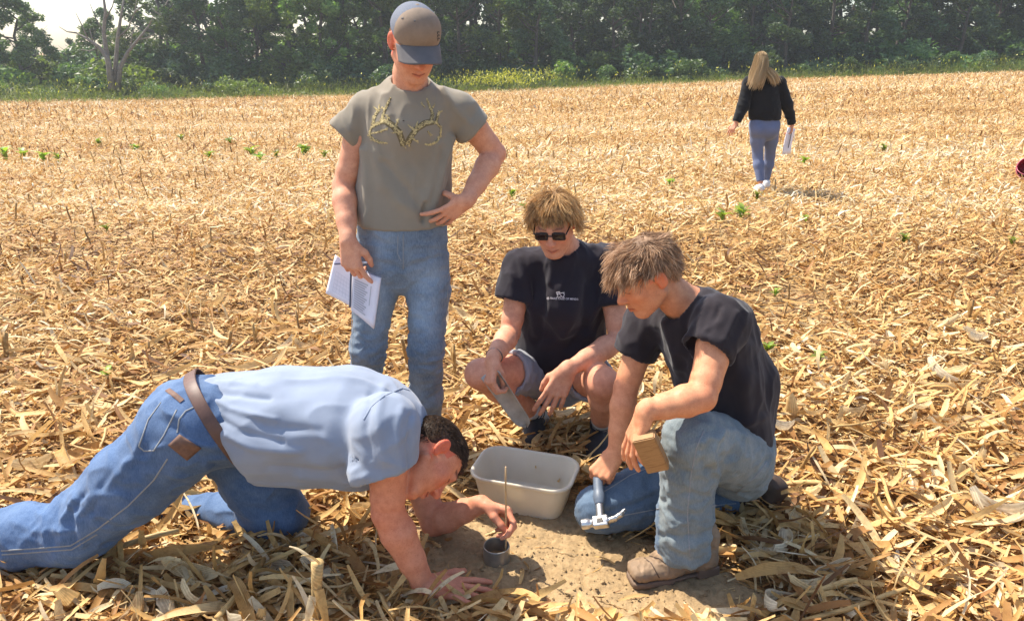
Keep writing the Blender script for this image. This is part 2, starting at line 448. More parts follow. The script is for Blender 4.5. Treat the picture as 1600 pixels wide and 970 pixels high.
def vnormals(Vt, Fc):
    n = np.cross(Vt[Fc[:, 2]]-Vt[Fc[:, 0]], Vt[Fc[:, 3]]-Vt[Fc[:, 1]]); o = np.zeros_like(Vt)
    for j in range(4):
        for d in range(3): o[:, d] += np.bincount(Fc[:, j], n[:, d], len(Vt))
    return o/(np.linalg.norm(o, axis=1)[:, None]+1e-12)
def seg_dist(p, poly):                                 # distance of 2D/3D points to a polyline
    best = np.full(len(p), 1e9); poly = np.asarray(poly, float)
    for a, b in zip(poly[:-1], poly[1:]):
        ba = b-a; t = np.clip(((p-a)@ba)/(ba@ba+1e-12), 0, 1)
        best = np.minimum(best, np.linalg.norm(p-a-t[:, None]*ba, axis=1))
    return best
def sculpt(Vt, Fc, folds=(), noise=()):
    """folds: (polyline measured in the photograph, half width, height); noise: (matrix or scales, amplitude, centres or None, reach)"""
    N = vnormals(Vt, Fc); d = np.zeros(len(Vt))
    if len(folds):
        px = pix(Vt); vw = _c-Vt; vw /= np.linalg.norm(vw, axis=1)[:, None]
        fc = np.clip((N*vw).sum(1)*2.5, 0, 1)
        for poly, w, amp in folds:
            q = seg_dist(px, poly); d += 1.25*amp*np.exp(-(q/(w*1.15))**2)*fc*(.75+.5*perlin(Vt*14+len(poly)))
    for sc, amp, cen, reach in noise:
        q = Vt*np.asarray(sc) if np.ndim(sc) == 1 else Vt@np.asarray(sc)
        nz = fbm(q, 2); w = 1.0
        if cen is not None: w = np.exp(-(seg_dist(Vt, cen)/reach)**2) if len(cen) > 1 else np.exp(-(np.linalg.norm(Vt-cen[0], axis=1)/reach)**2)
        d += 1.5*amp*w*((1-np.minimum(1, 2.2*np.abs(nz)))**1.5*.75+nz*.45)
    return Vt+N*d[:, None]
def solid_obj(name, solid, h, mat, parent=None, colour=None, folds=(), noise=(), smooth=1):
    Vt, Fc = polygonize(solid, h, smooth)
    if len(folds) or len(noise): Vt = sculpt(Vt, Fc, folds, noise)
    me = mesh_np(name, Vt, Fc)
    C = np.ones((len(Vt), 3)) if colour is None else colour(Vt)
    attr_col(me, C)
    return obj(name, me, mat, parent)
def bvh_of(*objs):
    vs = []; fs = []; k = 0
    for o in objs:
        me = o.data; vs += [o.matrix_world @ v.co for v in me.vertices]; fs += [[i+k for i in p.vertices] for p in me.polygons]; k = len(vs)
    return BVHTree.FromPolygons(vs, fs)
def on_surface(bvh, pts, off=.0015, step=6):
    """points measured in the photograph laid onto a surface: list of (point, normal)"""
    out = []; pts = np.asarray(pts, float)
    for a, b in zip(pts[:-1], pts[1:]):
        n = max(1, int(np.ceil(np.linalg.norm(b-a)/step)))
        for i in range(n+(1 if b is pts[-1] or np.all(b == pts[-1]) else 0)):
            q = lerp(a, b, i/n); d = Vector(ray(*q)).normalized()
            h = bvh.ray_cast(Vector(_c), d)
            if h[0] is not None: out.append((np.array(h[0])+np.array(h[1])*off, np.array(h[1])))
    return out
def ribbon_data(sp, w, w1=None, thick=.0012):
    """a thin raised band along surface points"""
    if len(sp) < 2: return np.zeros((0, 3)), np.zeros((0, 4), int)
    p = np.array([a for a, _ in sp]); nn = np.array([b for _, b in sp]); t = np.gradient(p, axis=0)
    sd = np.cross(t, nn); sd /= np.linalg.norm(sd, axis=1)[:, None]+1e-9; k = len(p)
    ws = np.linspace(w, w if w1 is None else w1, k)[:, None]/2
    Vt = np.concatenate([p-sd*ws-nn*thick, p-sd*ws*.8, p+sd*ws*.8, p+sd*ws-nn*thick])
    i = np.arange(k-1); Fc = [np.stack([i+r*k, i+1+r*k, i+1+(r+1)*k, i+(r+1)*k], 1) for r in range(3)]
    return Vt, np.concatenate(Fc)
def join_np(parts):
    vs = []; fs = []; k = 0
    for v, f in parts:
        if len(v) == 0: continue
        vs.append(v); fs.append(np.asarray(f)+k); k += len(v)
    return np.concatenate(vs), np.concatenate(fs)
def band(name, bvh, pts, w, mat, parent, off=.0015, w1=None, step=5):
    v, f = ribbon_data(on_surface(bvh, pts, off, step), w, w1)
    if len(v) == 0: return None
    me = mesh_np(name, v, f); attr_col(me, np.ones((len(v), 3))); return obj(name, me, mat, parent)
def tube_np(pts, rad, seg=8, caps=True):
    pts = np.asarray(pts, float); k = len(pts); rad = np.broadcast_to(np.asarray(rad, float), (k,))
    t = np.gradient(pts, axis=0); t /= np.linalg.norm(t, axis=1)[:, None]+1e-12
    ref = np.array([0, 0, 1.0]) if abs(t[0][2]) < .9 else np.array([1.0, 0, 0])
    u = np.cross(t[0], ref); u /= np.linalg.norm(u); rings = []
    a = np.arange(seg)/seg*2*np.pi
    for i in range(k):
        u = u-t[i]*(u@t[i]); u /= np.linalg.norm(u); w = np.cross(t[i], u)
        c = np.cos(a)[:, None]*u+np.sin(a)[:, None]*w
        if caps and i == 0: rings.append(pts[i]+1e-4*c)
        rings.append(pts[i]+rad[i]*c)
        if caps and i == k-1: rings.append(pts[i]+1e-4*c)
    k = len(rings); j = np.arange(seg); j2 = (j+1) % seg
    Fc = np.concatenate([np.stack([i*seg+j, i*seg+j2, (i+1)*seg+j2, (i+1)*seg+j], 1) for i in range(k-1)])
    return np.concatenate(rings), Fc
# ================================================================== the field
def edge_of(tx):                                       # far edge of the field along a bearing x/y: distance and height
    tx = np.asarray(tx, float); px = np.clip(tx*CAM_F*math.cos(CAM_P)*1.0+800, -400, 2000)
    E = 44+(px/1600)*12
    py = np.interp(px, [-400, 0, 400, 800, 1000, 1250, 1600, 2000], [172, 164, 156, 145, 134, 124, 111, 100])
    ang = CAM_P-0*px; z = CAM_H-E*np.tan(CAM_P+np.arctan((py-485)/CAM_F/np.sqrt(1+0*tx)))
    return E, z
def gz(x, y):
    x = np.asarray(x, float); y = np.asarray(y, float); yy = np.maximum(y, .5); E, ze = edge_of(x/np.maximum(yy, 4))
    t = np.clip((y-7)/(E-7), 0, None); t2 = np.minimum(t, 1.3)
    return ze*(t2*t2*(3-2*np.minimum(t2, 1))*.35+t2*.65)*(t2 < 9)+.04*np.sin(x*.35+1.0)*np.clip(y-6, 0, 6)/6*.5
def grid_np(xs, ys, zf):
    X, Y = np.meshgrid(xs, ys); Z = zf(X.ravel(), Y.ravel()); n = len(xs); m = len(ys)
    Vt = np.stack([X.ravel(), Y.ravel(), Z], 1); i = np.arange(n-1); j = np.arange(m-1); I, J = np.meshgrid(i, j); a = (J*n+I).ravel()
    return Vt, np.stack([a, a+1, a+n+1, a+n], 1)
ys = np.concatenate([np.linspace(-8, 1, 10), np.linspace(1.3, 12, 90), np.geomspace(12.4, 60, 80), np.geomspace(62, 700, 26)])
xs = np.concatenate([-np.geomspace(700, 9, 40), np.linspace(-8.6, 8.6, 120), np.geomspace(9, 700, 40)])
def ground_z(x, y):
    p = np.stack([x*1.6, y*1.6, 0*x], 1); q = np.stack([x*7, y*7, 0*x], 1); near = np.clip((14-y)/8, 0, 1)
    return gz(x, y)-.012+(.020*perlin(p)+.008*perlin(q))*near*np.where(y > -5, 1, 0)
ground = obj('ground', mesh_np('ground', *grid_np(xs, ys, ground_z)), M['field_ground']); tag(ground, kind='structure')
# bare worked soil round the sampling ring
patch_px = [(590, 905), (615, 850), (660, 815), (720, 800), (790, 800), (880, 790), (930, 800), (1000, 845), (1090, 880), (1150, 905), (1200, 945), (1050, 975), (880, 962), (770, 945), (690, 945)]
patch_w = np.array([G(*q)[:2] for q in patch_px])
TUB = np.array([G(716, 742, .145)[:2], G(768, 692, .145)[:2], G(925, 715, .145)[:2], G(874, 778, .145)[:2]]); RING = G(776, 875)
def in_poly(x, y, poly):
    ins = np.zeros(len(x), bool); n = len(poly)
    for i in range(n):
        (x0, y0), (x1, y1) = poly[i], poly[(i+1) % n]
        c = ((y0 > y) != (y1 > y)) & (x < (x1-x0)*(y-y0)/(y1-y0+1e-12)+x0); ins ^= c
    return ins
def poly_depth(x, y, poly):                            # positive inside, metres from the border
    d = seg_dist(np.stack([x, y], 1), np.concatenate([poly, poly[:1]])); return np.where(in_poly(x, y, poly), d, -d)
def soil_z(x, y):
    d = poly_depth(x, y, patch_w); w = np.clip((d+.10)/.10, 0, 1)
    p = np.stack([x, y, 0*x], 1)
    return -.030+.030*w+w*(.012*perlin(p*6)+.010*np.abs(perlin(p*17))+.007*perlin(p*44)+.0045*perlin(p*90))
lo, hi = patch_w.min(0)-.12, patch_w.max(0)+.12
soil = obj('soil', mesh_np('soil', *grid_np(np.arange(lo[0], hi[0], .008), np.arange(lo[1], hi[1], .008), soil_z)), M['soil']); tag(soil, kind='structure')
rs = np.random.RandomState(12)
# crumbs of soil
n = 3500; x = rs.uniform(lo[0], hi[0], n); y = rs.uniform(lo[1], hi[1], n); kp = poly_depth(x, y, patch_w) > -.04; x, y = x[kp], y[kp]; sz = rs.gamma(1.2, .0013, len(x))+.0010
tv = np.array([[1, 0, -.5], [-.5, .87, -.5], [-.5, -.87, -.5], [0, 0, 1.0], [.3, .4, .8], [.9, .5, .2]]); tf = np.array([[0, 1, 4, 5], [0, 5, 4, 3], [1, 2, 3, 4], [2, 0, 3, 3][:4], [0, 2, 1, 1]])
tf = np.array([[0, 5, 4, 3], [5, 1, 2, 4], [4, 2, 3, 3], [0, 3, 2, 2]])[:2]
ct = np.stack([x, y, soil_z(x, y)+sz*.4], 1); a = rs.uniform(0, 6.28, len(x)); ca, sa = np.cos(a), np.sin(a)
oct_v = np.array([[1, 0, 0], [0, 1, 0], [-1, 0, 0], [0, -1, 0], [.5, .5, .7], [-.5, .5, .8], [-.5, -.5, .7], [.5, -.5, .6]]); oct_f = np.array([[0, 1, 5, 4], [1, 2, 6, 5], [2, 3, 7, 6], [3, 0, 4, 7], [4, 5, 6, 7]])
vv = oct_v[None]*rs.uniform(.6, 1.4, (len(x), 8, 3)); vr = np.stack([vv[..., 0]*ca[:, None]-vv[..., 1]*sa[:, None], vv[..., 0]*sa[:, None]+vv[..., 1]*ca[:, None], vv[..., 2]], 2)*sz[:, None, None]+ct[:, None]
cr = obj('soil_crumbs', mesh_np('soil_crumbs', vr.reshape(-1, 3), (oct_f[None]+8*np.arange(len(x))[:, None, None]).reshape(-1, 4)), M['soil']); tag(cr, 'loose crumbs of brown soil around the steel ring', 'soil', kind='stuff')

def leaves_np(x, y, z, L, W, yaw, pitch, roll, bend, twist, tone, ns=4, na=1, cup=.3, rs=rs, taper=.5, curl2=None):
    """strips of dry leaf; returns vertices, faces and colour data"""
    n = len(x); t = np.linspace(-.5, .5, ns+1)[None]; q = t*2
    ang = pitch[:, None]+bend[:, None]*t*2
    ds = L[:, None]/ns; dx = np.cos(ang)*ds; dz = np.sin(ang)*ds
    cx = np.cumsum(dx, 1)-dx; cz = np.cumsum(dz, 1)-dz; cx -= cx.mean(1, keepdims=True); cz -= cz.mean(1, keepdims=True)
    side = .0 if curl2 is None else curl2[:, None]*(t*2)**2*L[:, None]
    wid = W[:, None]*(1-taper*np.abs(q)**2.2)*.5
    u = np.linspace(-1, 1, na+1); out = []
    ca, sa = np.cos(yaw)[:, None], np.sin(yaw)[:, None]
    for k, uu in enumerate(u):
        r = roll[:, None]+twist[:, None]*t*2
        ly = wid*uu*np.cos(r)+side; lz = wid*uu*np.sin(r)+cup*wid*(uu*uu-.5 if na > 1 else 0)
        X = x[:, None]+(cx-lz*np.sin(ang))*ca-ly*sa; Yv = y[:, None]+(cx-lz*np.sin(ang))*sa+ly*ca; Z = z[:, None]+cz+lz*np.cos(ang)
        out.append(np.stack([X, Yv, Z], 2))
    Vt = np.stack(out, 2)                              # n, ns+1, na+1, 3
    a = np.arange(ns)[:, None]*(na+1)+np.arange(na)[None]
    f = np.stack([a, a+1, a+na+2, a+na+1], -1).reshape(-1, 4)
    Fc = (f[None]+(np.arange(n)*(ns+1)*(na+1))[:, None, None]).reshape(-1, 4)
    col_ = np.zeros(Vt.shape); col_[..., 0] = tone[:, None, None]; col_[..., 1] = (u*.5+.5)[None, None]; col_[..., 2] = rs.uniform(0, 1, n)[:, None, None]
    return Vt.reshape(-1, 3), Fc, col_.reshape(-1, 3)
body_lines = None
def scatter(y0, y1, dens, lmin, lmax, wmin, wmax, ns, na, hmax, seed, tilt=.28):
    rs = np.random.RandomState(seed); wmx = .80*y1+1.0; A = 2*wmx*(y1-y0); n = int(A*dens)
    x = rs.uniform(-wmx, wmx, n); y = rs.uniform(y0, y1, n); k = np.abs(x) < .80*y+1.0; x, y = x[k], y[k]
    cl = fbm(np.stack([x*.9, y*.9, 0*x+seed], 1), 2)
    dp = poly_depth(x, y, patch_w) if y0 < 3.3 else np.full(len(x), -9.)
    k = (dp < 0) | (rs.uniform(size=len(x)) < np.where(dp < .05, .30, .05)); k &= rs.uniform(size=len(x)) < .8+.6*cl
    if y0 < 3.3: k &= ~in_poly(x, y, TUB) & (np.hypot(x-RING[0], y-RING[1]) > .06)
    x, y, dp, cl = x[k], y[k], dp[k], cl[k]; n = len(x)
    L = lmin+(lmax-lmin)*rs.beta(1.3, 3.2, n); W = wmin+(wmax-wmin)*rs.beta(1.4, 2.6, n); W = np.minimum(W, L*.4)
    ins = dp > -.03; L[ins] *= .5; W[ins] *= .5
    yaw = np.where(rs.uniform(size=n) < .45, rs.normal(0, .45, n), rs.uniform(0, 6.28, n))
    hz = np.where(ins, rs.uniform(.002, .010, n), hmax*rs.beta(1.5, 2.2, n)*(1+.8*np.clip(cl, -.6, 1)))
    pitch = rs.normal(0, tilt, n)*np.where(ins, .3, 1); big = rs.uniform(size=n) < .07; pitch = np.where(big & ~ins, rs.normal(0, .75, n), pitch)
    z = gz(x, y)+hz+np.abs(np.sin(pitch))*L*.38
    sw = perlin(np.stack([x*.04, y*.42, 0*x+3.3], 1)); tone = np.clip(rs.beta(1.35, 1.25, n)*.96+.10*cl+.30*sw*np.clip((y-3)/4, 0, 1)-.015+.08*np.clip((y-4)/8, 0, 1), 0, 1)
    return leaves_np(x, y, z, L, W, yaw, pitch, rs.normal(0, .40, n), rs.normal(0, .38, n), rs.normal(0, .40, n), tone, ns, na, rs.uniform(.1, .7, n)[:, None], rs, .36, rs.normal(0, .07, n))
def residue(name, label, *args):
    v, f, c = scatter(*args); me = mesh_np(name, v, f); attr_col(me, c); o = obj(name, me, M['straw']); return tag(o, label, 'corn residue', kind='stuff')
residue('corn_residue', 'thick dry corn leaf litter covering the ground nearest the camera', 1.25, 3.3, 1900, .03, .36, .005, .040, 5, 2, .052, 101)
residue('corn_residue', 'fine shreds of corn leaf filling the near litter', 1.25, 3.6, 1500, .015, .10, .002, .009, 2, 1, .055, 106, .4)
residue('corn_residue', 'dry corn leaf litter around and just behind the men', 3.3, 6.2, 1500, .025, .30, .005, .034, 4, 1, .058, 102)
residue('corn_residue', 'golden corn leaf litter in the middle of the field', 6.2, 12, 900, .04, .26, .008, .034, 2, 1, .065, 103)
residue('corn_residue', 'pale corn litter in the farther part of the field', 12, 25, 260, .06, .32, .016, .055, 1, 1, .08, 104, .3)
residue('corn_residue', 'distant corn litter below the tree line', 25, 56, 55, .12, .5, .035, .10, 1, 1, .09, 105, .4)

# loose leaves and husks one can pick out
def leaf_mesh(seed, L, W, bend, twist, cup, ns=9, na=4, tone=.5):
    r = np.random.RandomState(seed); o = lambda v: np.array([v], float)
    v, f, c = leaves_np(o(0), o(0), o(0), o(L), o(W), o(0), o(0), o(0), o(bend), o(twist), o(tone), ns, na, cup, r, .55, o(r.normal(0, .15)))
    v = v+.006*perlin(v*40+seed)[:, None]*np.array([0, .5, 1.0]); me = mesh_np('corn_leaf', v, f); attr_col(me, c); me.materials.append(M['straw']); return me
leafm = [leaf_mesh(200+i, *a) for i, a in enumerate([(.34, .030, .7, .9, .5, 9, 2, .55), (.26, .040, .4, .5, .8, 9, 4, .75), (.22, .030, 1.0, -.8, .6, 9, 2, .40), (.40, .026, .3, 1.4, .4, 9, 2, .62), (.18, .045, .9, .3, 1.0, 8, 4, .86), (.30, .034, -.7, -.6, .5, 9, 2, .30), (.15, .050, .6, .2, 1.2, 8, 4, .95), (.24, .028, 1.4, .5, .6, 9, 2, .50)])]
rl = np.random.RandomState(77); leaf_grp = 'loose corn leaves on the stubble'
def drop_leaf(me, x, y, z, yaw, pitch, roll, s=1.0):
    o = bpy.data.objects.new('corn_leaf', me); col.objects.link(o); o.location = (x, y, z); o.rotation_euler = (roll, pitch, yaw); o.scale = (s, s, s)
    return tag(o, 'dry tan corn leaf lying loose among the field litter', 'corn leaf', leaf_grp)
cnt = 0
while cnt < 250:
    Y = 1.75+3.4*rl.beta(1.1, 1.8); X = rl.uniform(-.72*Y, .72*Y)
    if poly_depth(np.array([X]), np.array([Y]), patch_w)[0] > -.06 or in_poly(np.array([X]), np.array([Y]), TUB)[0] or seg_dist(np.array([[X, Y]]), np.concatenate([TUB, TUB[:1]]))[0] < .17: continue
    drop_leaf(leafm[rl.randint(8)], X, Y, gz(X, Y)+rl.uniform(.045, .085), rl.uniform(0, 6.28), rl.normal(0, .28), rl.normal(0, .5), rl.uniform(.7, 1.25)); cnt += 1
for px, py, yw, i in ((700, 936, .3, 0), (735, 940, 2.9, 3), (768, 934, .2, 5), (715, 922, 1.2, 2), (752, 918, .5, 7), (690, 915, 2.4, 1), (780, 950, 2.7, 0), (800, 946, .4, 3), (670, 950, 1.0, 4), (730, 955, .1, 5), (850, 955, 2.9, 0), (640, 935, 2.2, 7), (820, 960, .6, 2)):
    p = G(px, py, .05); drop_leaf(leafm[i], p[0], p[1], p[2], yw, rl.normal(-.15, .2), rl.normal(0, .5), rl.uniform(.6, .95))
# husks: wide pale boat-shaped leaves in clumps
huskm = [leaf_mesh(300+i, L, W, b, tw, cu, 10, 6, tn) for i, (L, W, b, tw, cu, tn) in enumerate([(.20, .075, .9, .3, 1.3, .97), (.17, .065, .6, -.4, 1.5, .80), (.22, .060, 1.2, .2, 1.2, .70)])]
for i, (px, py, yw) in enumerate([(238, 948, .3), (205, 962, 1.0), (395, 955, 2.6), (1290, 905, .9), (590, 800, .4), (40, 595, .2), (1210, 935, .8), (1340, 640, .4), (110, 925, 2.2), (1420, 760, 1.6), (1480, 660, .1), (330, 905, .2), (870, 640, 2.4), (1500, 880, .5), (1240, 640, 1.0), (740, 600, .3), (60, 720, .8), (330, 470, .2), (1560, 800, 2.6)]):
    p = G(px, py, .05); o = bpy.data.objects.new('corn_husk', huskm[i % 3]); col.objects.link(o); o.location = p; o.rotation_euler = (rl.normal(0, .3), rl.normal(0, .25), yw); s = rl.uniform(.8, 1.15); o.scale = (s, s, s)
    tag(o, 'wide pale curled corn husk lying on the litter', 'corn husk', 'pale corn husks on the ground')

# broken lengths of stalk lying about
stm = []
for i in range(4):
    L = [.16, .24, .12, .30][i]; rg = np.random.RandomState(450+i); pts = [[t*L, .006*math.sin(t*5+i), .004*math.cos(t*7)] for t in np.linspace(-.5, .5, 6)]; v, f = tube_np(pts, .0085*np.array([.9, 1, 1.08, 1, 1.02, .85]), 8); v[:, 2] *= .7
    c = np.zeros((len(v), 3)); c[:, 0] = [.8, .95, .5, .7][i]; c[:, 1] = rg.uniform(0, .3, len(v)); me = mesh_np('stalk_piece', v, f); attr_col(me, c); me.materials.append(M['stalk']); stm.append(me)
cnt = 0
while cnt < 60:
    Y = 1.8+3.8*rl.beta(1.1, 1.6); X = rl.uniform(-.72*Y, .72*Y)
    if poly_depth(np.array([X]), np.array([Y]), patch_w)[0] > -.08 or seg_dist(np.array([[X, Y]]), np.concatenate([TUB, TUB[:1]]))[0] < .17: continue
    o = bpy.data.objects.new('stalk_piece', stm[cnt % 4]); col.objects.link(o); o.location = (X, Y, gz(X, Y)+rl.uniform(.05, .075)); o.rotation_euler = (rl.uniform(0, 6), rl.normal(0, .15), rl.uniform(0, 6.28)); s = rl.uniform(.8, 1.3); o.scale = (s, s, s); cnt += 1
    tag(o, 'broken length of pale corn stalk lying on the litter', 'stalk piece', 'broken stalk pieces on the ground')

# stubble: cut stalks in rows
def stub_np(h, r, seed, lean=0.0):
    rg = np.random.RandomState(seed); k = 5; zs = np.linspace(-.05, h, k); pts = np.stack([lean*np.clip(zs/h, 0, 1)**1.3*h+rg.normal(0, .002, k), rg.normal(0, .002, k), zs], 1)
    v, f = tube_np(pts, r*np.array([1.15, 1.05, 1.0, 1.02, .95]), 7); v[-14:, 2] += (v[-14:, 0]-pts[-1, 0])*rg.uniform(-1.6, 1.6)
    return v, f
stubm = []
for i in range(7):
    h = [.16, .20, .13, .24, .18, .28, .22][i]; v, f = stub_np(h, .0095+.0015*(i % 3), 400+i, [.05, -.1, .15, .0, -.18, .1, .25][i]); c = np.zeros((len(v), 3)); c[:, 0] = [.3, .6, .45, .2, .7, .5, .35][i]; c[:, 1] = np.linspace(0, 1, len(v))
    me = mesh_np('stubble_stalk', v, f); attr_col(me, c); me.materials.append(M['stalk'])
    vs, fs, cs = leaves_np(*[np.array([q], float) for q in (.004, .008, h*.62, .5*h+.05, .022, 1.2, 1.35, .2, .5, .8, .6)], 6, 2, .6, rl, .6)
    m2 = mesh_np('sheath', vs, fs); attr_col(m2, cs); m2.materials.append(M['straw']); stubm.append((me, m2))
row_ys = [1.98, 2.72, 3.5, 4.25, 5.0, 5.76, 6.5, 7.3, 8.75, 9.5, 10.3, 11.0, 12.6, 13.4]
def stub(me, m2, x, y, rz, s, label, sheath=True, z=None):
    o = bpy.data.objects.new('stubble_stalk', me); col.objects.link(o); o.location = (x, y, gz(x, y) if z is None else z); o.rotation_euler = (rl.normal(0, .12), rl.normal(0, .12), rz); o.scale = (s, s, s)
    tag(o, label, 'stubble stalk', 'cut corn stalks standing in the field')
    if sheath:
        c = bpy.data.objects.new('sheath', m2); col.objects.link(c); c.parent = o
    return o
far_v = []; nst = 0
SK = [(-1.9, 2.0), (-.3, 2.1), (-1.0, 2.2)]
def blocked(x, y):
    if poly_depth(np.array([x]), np.array([y]), patch_w)[0] > -.04: return True
    for a, b, r in (((-2.1, 2.06), (-.2, 2.15), .24), ((-.62, 2.85), (-.38, 2.85), .18), ((-.05, 2.95), (.50, 2.85), .36), ((.25, 2.25), (1.0, 2.4), .28), ((-.15, 2.3), (.25, 2.8), .2)):
        if seg_dist(np.array([[x, y]]), [a, b])[0] < r: return True
    return False
for yr in np.concatenate([row_ys, np.arange(14.2, 24, .76), np.arange(24, 44, 1.5)]):
    if 15.4 < yr < 16.6 or 20.5 < yr < 22: continue
    x = -.80*yr-.4+rl.uniform(0, .2)
    while x < .80*yr+.4:
        x += rl.uniform(.45, 1.3) if yr < 6 else (rl.uniform(.15, .36) if yr < 24 else rl.uniform(.3, .7)); y = yr+.02*x+rl.normal(0, .07)
        if rl.uniform() < .2 or (yr < 3.6 and blocked(x, y)): continue
        if nst < 280: i = rl.randint(7); stub(*stubm[i], x, y, rl.uniform(0, 6.28), rl.uniform(.45, .85), 'short cut corn stalk standing up from the litter', rl.uniform() < .5); nst += 1; continue
        h = rl.uniform(.08, .17)*(1 if yr < 24 else 1.25); v, f = tube_np([[0, 0, -.02], [rl.normal(0, .028), rl.normal(0, .025), h]], rl.uniform(.008, .0125)*(1 if yr < 24 else 1.6), 4, False)
        far_v.append((v+np.array([x, y, float(gz(x, y))]), f))
v, f = join_np(far_v); me = mesh_np('stubble_rows', v, f, False); c = np.repeat(rl.uniform(.1, .95, len(far_v)), 8); attr_col(me, np.stack([c, c*0+.3, c], 1))
tag(obj('stubble_rows', me, M['stalk']), 'distant rows of cut corn stubble', 'stubble', kind='stuff')
# the tall torn stalk in the foreground and the arched leaf beside it
b0 = G(492, 990); v, f = tube_np([b0+V3(0, 0, -.03), P(494, 950, b0[1]), P(495, 905, b0[1]-.005), P(496, 878, b0[1]-.01)], [.0135, .0130, .0160, .0185], 10); me = mesh_np('stubble_stalk', v, f); c = np.zeros((len(v), 3)); c[:, 0] = .85; c[:, 1] = np.linspace(0, 3, len(v)); attr_col(me, c)
fs_ = tag(obj('stubble_stalk', me, M['stalk']), 'tall torn corn stalk in the foreground below the bent man\'s belly', 'stubble stalk', 'cut corn stalks standing in the field')
for (a, b, w, tn) in ((P(495, 882, b0[1]-.01), P(452, 853, b0[1]+.02), .012, .9), (P(500, 880, b0[1]-.015), P(470, 868, b0[1]-.03), .008, .7), (P(498, 920, b0[1]-.02), P(512, 985, b0[1]-.06), .030, .45), (P(490, 930, b0[1]-.02), P(478, 990, b0[1]-.05), .026, .9)):
    k = 8; pts = np.array([lerp(a, b, t)+V3(0, 0, .012*math.sin(3.1*t)) for t in np.linspace(0, 1, k)]); sd = unit(np.cross(b-a, V3(0, -1, .3))); wv = w*.5*(1-np.linspace(0, 1, k)**3*.8)[:, None]
    Vt = np.concatenate([pts-sd*wv, pts+V3(0, -.004, 0), pts+sd*wv]); Fc = np.concatenate([np.stack([np.arange(k-1)+r*k, np.arange(k-1)+1+r*k, np.arange(k-1)+1+(r+1)*k, np.arange(k-1)+(r+1)*k], 1) for r in (0, 1)])
    me = mesh_np('sheath', Vt, Fc); attr_col(me, np.stack([np.full(3*k, tn), np.repeat([0, .5, 1], k), np.zeros(3*k)], 1)); obj('sheath', me, M['straw'], fs_)
k = 16; Yk = 2.12; pts = np.array([P(x, y, Yk) for x, y in [(484, 862), (487, 842), (492, 826), (502, 815), (514, 811), (526, 814), (534, 824), (539, 838), (541, 852), (543, 868), (547, 882)]]); k = len(pts); sd = unit(V3(.35, -.5, .45)); wv = np.array([.010, .014, .016, .017, .018, .018, .018, .017, .016, .013, .006])[:, None]
Vt = np.concatenate([pts-sd*wv, pts+V3(0, 0, -.005), pts+sd*wv]); Fc = np.concatenate([np.stack([np.arange(k-1)+r*k, np.arange(k-1)+1+r*k, np.arange(k-1)+1+(r+1)*k, np.arange(k-1)+(r+1)*k], 1) for r in (0, 1)])
me = mesh_np('corn_leaf', Vt, Fc); attr_col(me, np.stack([np.full(3*k, .12), np.repeat([0, .5, 1], k), np.zeros(3*k)], 1)); tag(obj('corn_leaf', me, M['straw']), 'brown dead corn leaf arched over beside the bent man\'s knee', 'corn leaf')
# a few named stalks around the men
for px, py, h in ((400, 545, .15), (357, 545, .11), (265, 548, .12), (232, 560, .10), (10, 560, .15), (640, 590, .25), (1512, 508, .18), (1395, 505, .12), (520, 575, .12), (712, 600, .22), (1225, 500, .12)):
    p = G(px, py); i = rl.randint(7); stub(*stubm[i], p[0], p[1], rl.uniform(0, 6.28), h/[.16, .20, .13, .24, .18, .28, .22][i], 'short cut corn stalk standing up from the litter')
# green sprouts
sp_v = []
def sprout_mesh(seed, n=7):
    r = np.random.RandomState(seed); a = r.uniform(0, 6.28, n); o = np.zeros(n)
    v, f, c = leaves_np(.02*np.cos(a), .02*np.sin(a), o+r.uniform(.02, .09, n), r.uniform(.05, .11, n), r.uniform(.018, .035, n), a, r.uniform(.2, 1.0, n), r.normal(0, .4, n), -r.uniform(.4, 1.2, n), r.normal(0, .3, n), o, 4, 2, .5, r, .8)
    me = mesh_np('weed_sprout', v, f); me.materials.append(M['sprout']); return me
sprm = [sprout_mesh(500+i, 6+2*i) for i in range(4)]
for i, (px, py, s) in enumerate([(168, 366, 1.2), (1128, 352, 1.8), (1158, 346, 2.0), (1182, 316, 1.3), (1258, 352, 1.3), (1276, 576, 1.0), (1210, 468, .8), (10, 250, 3.5), (38, 252, 4), (70, 256, 3.2), (92, 254, 2.5), (330, 252, 2.5), (395, 248, 4), (408, 258, 3), (432, 250, 2.5), (475, 246, 3.5), (508, 250, 3), (820, 335, 1.5), (800, 310, 1.5), (1410, 385, 1.2), (172, 600, 1.0), (1255, 262, 2), (1380, 240, 2), (1200, 560, .9), (285, 224, 3.5), (360, 230, 3), (155, 230, 3), (212, 240, 2.5), (1580, 388, 1.3), (1045, 296, 1.6)]):
    p = G(px, py); x, y = p[0], p[1]
    if y > 9:
        for _ in range(6): z = float(gz(x, y)); p = G(px, py, z); x, y = p[0], p[1]
    o = bpy.data.objects.new('weed_sprout', sprm[i % 4]); col.objects.link(o); o.location = (x, y, float(gz(x, y))+.03); o.rotation_euler = (0, 0, i); s = s*.95 if s < 2.2 else s*.75; o.scale = (s, s, s*.7)
    tag(o, 'small bright green weed growing up through the corn litter', 'weed', 'green weeds in the stubble')
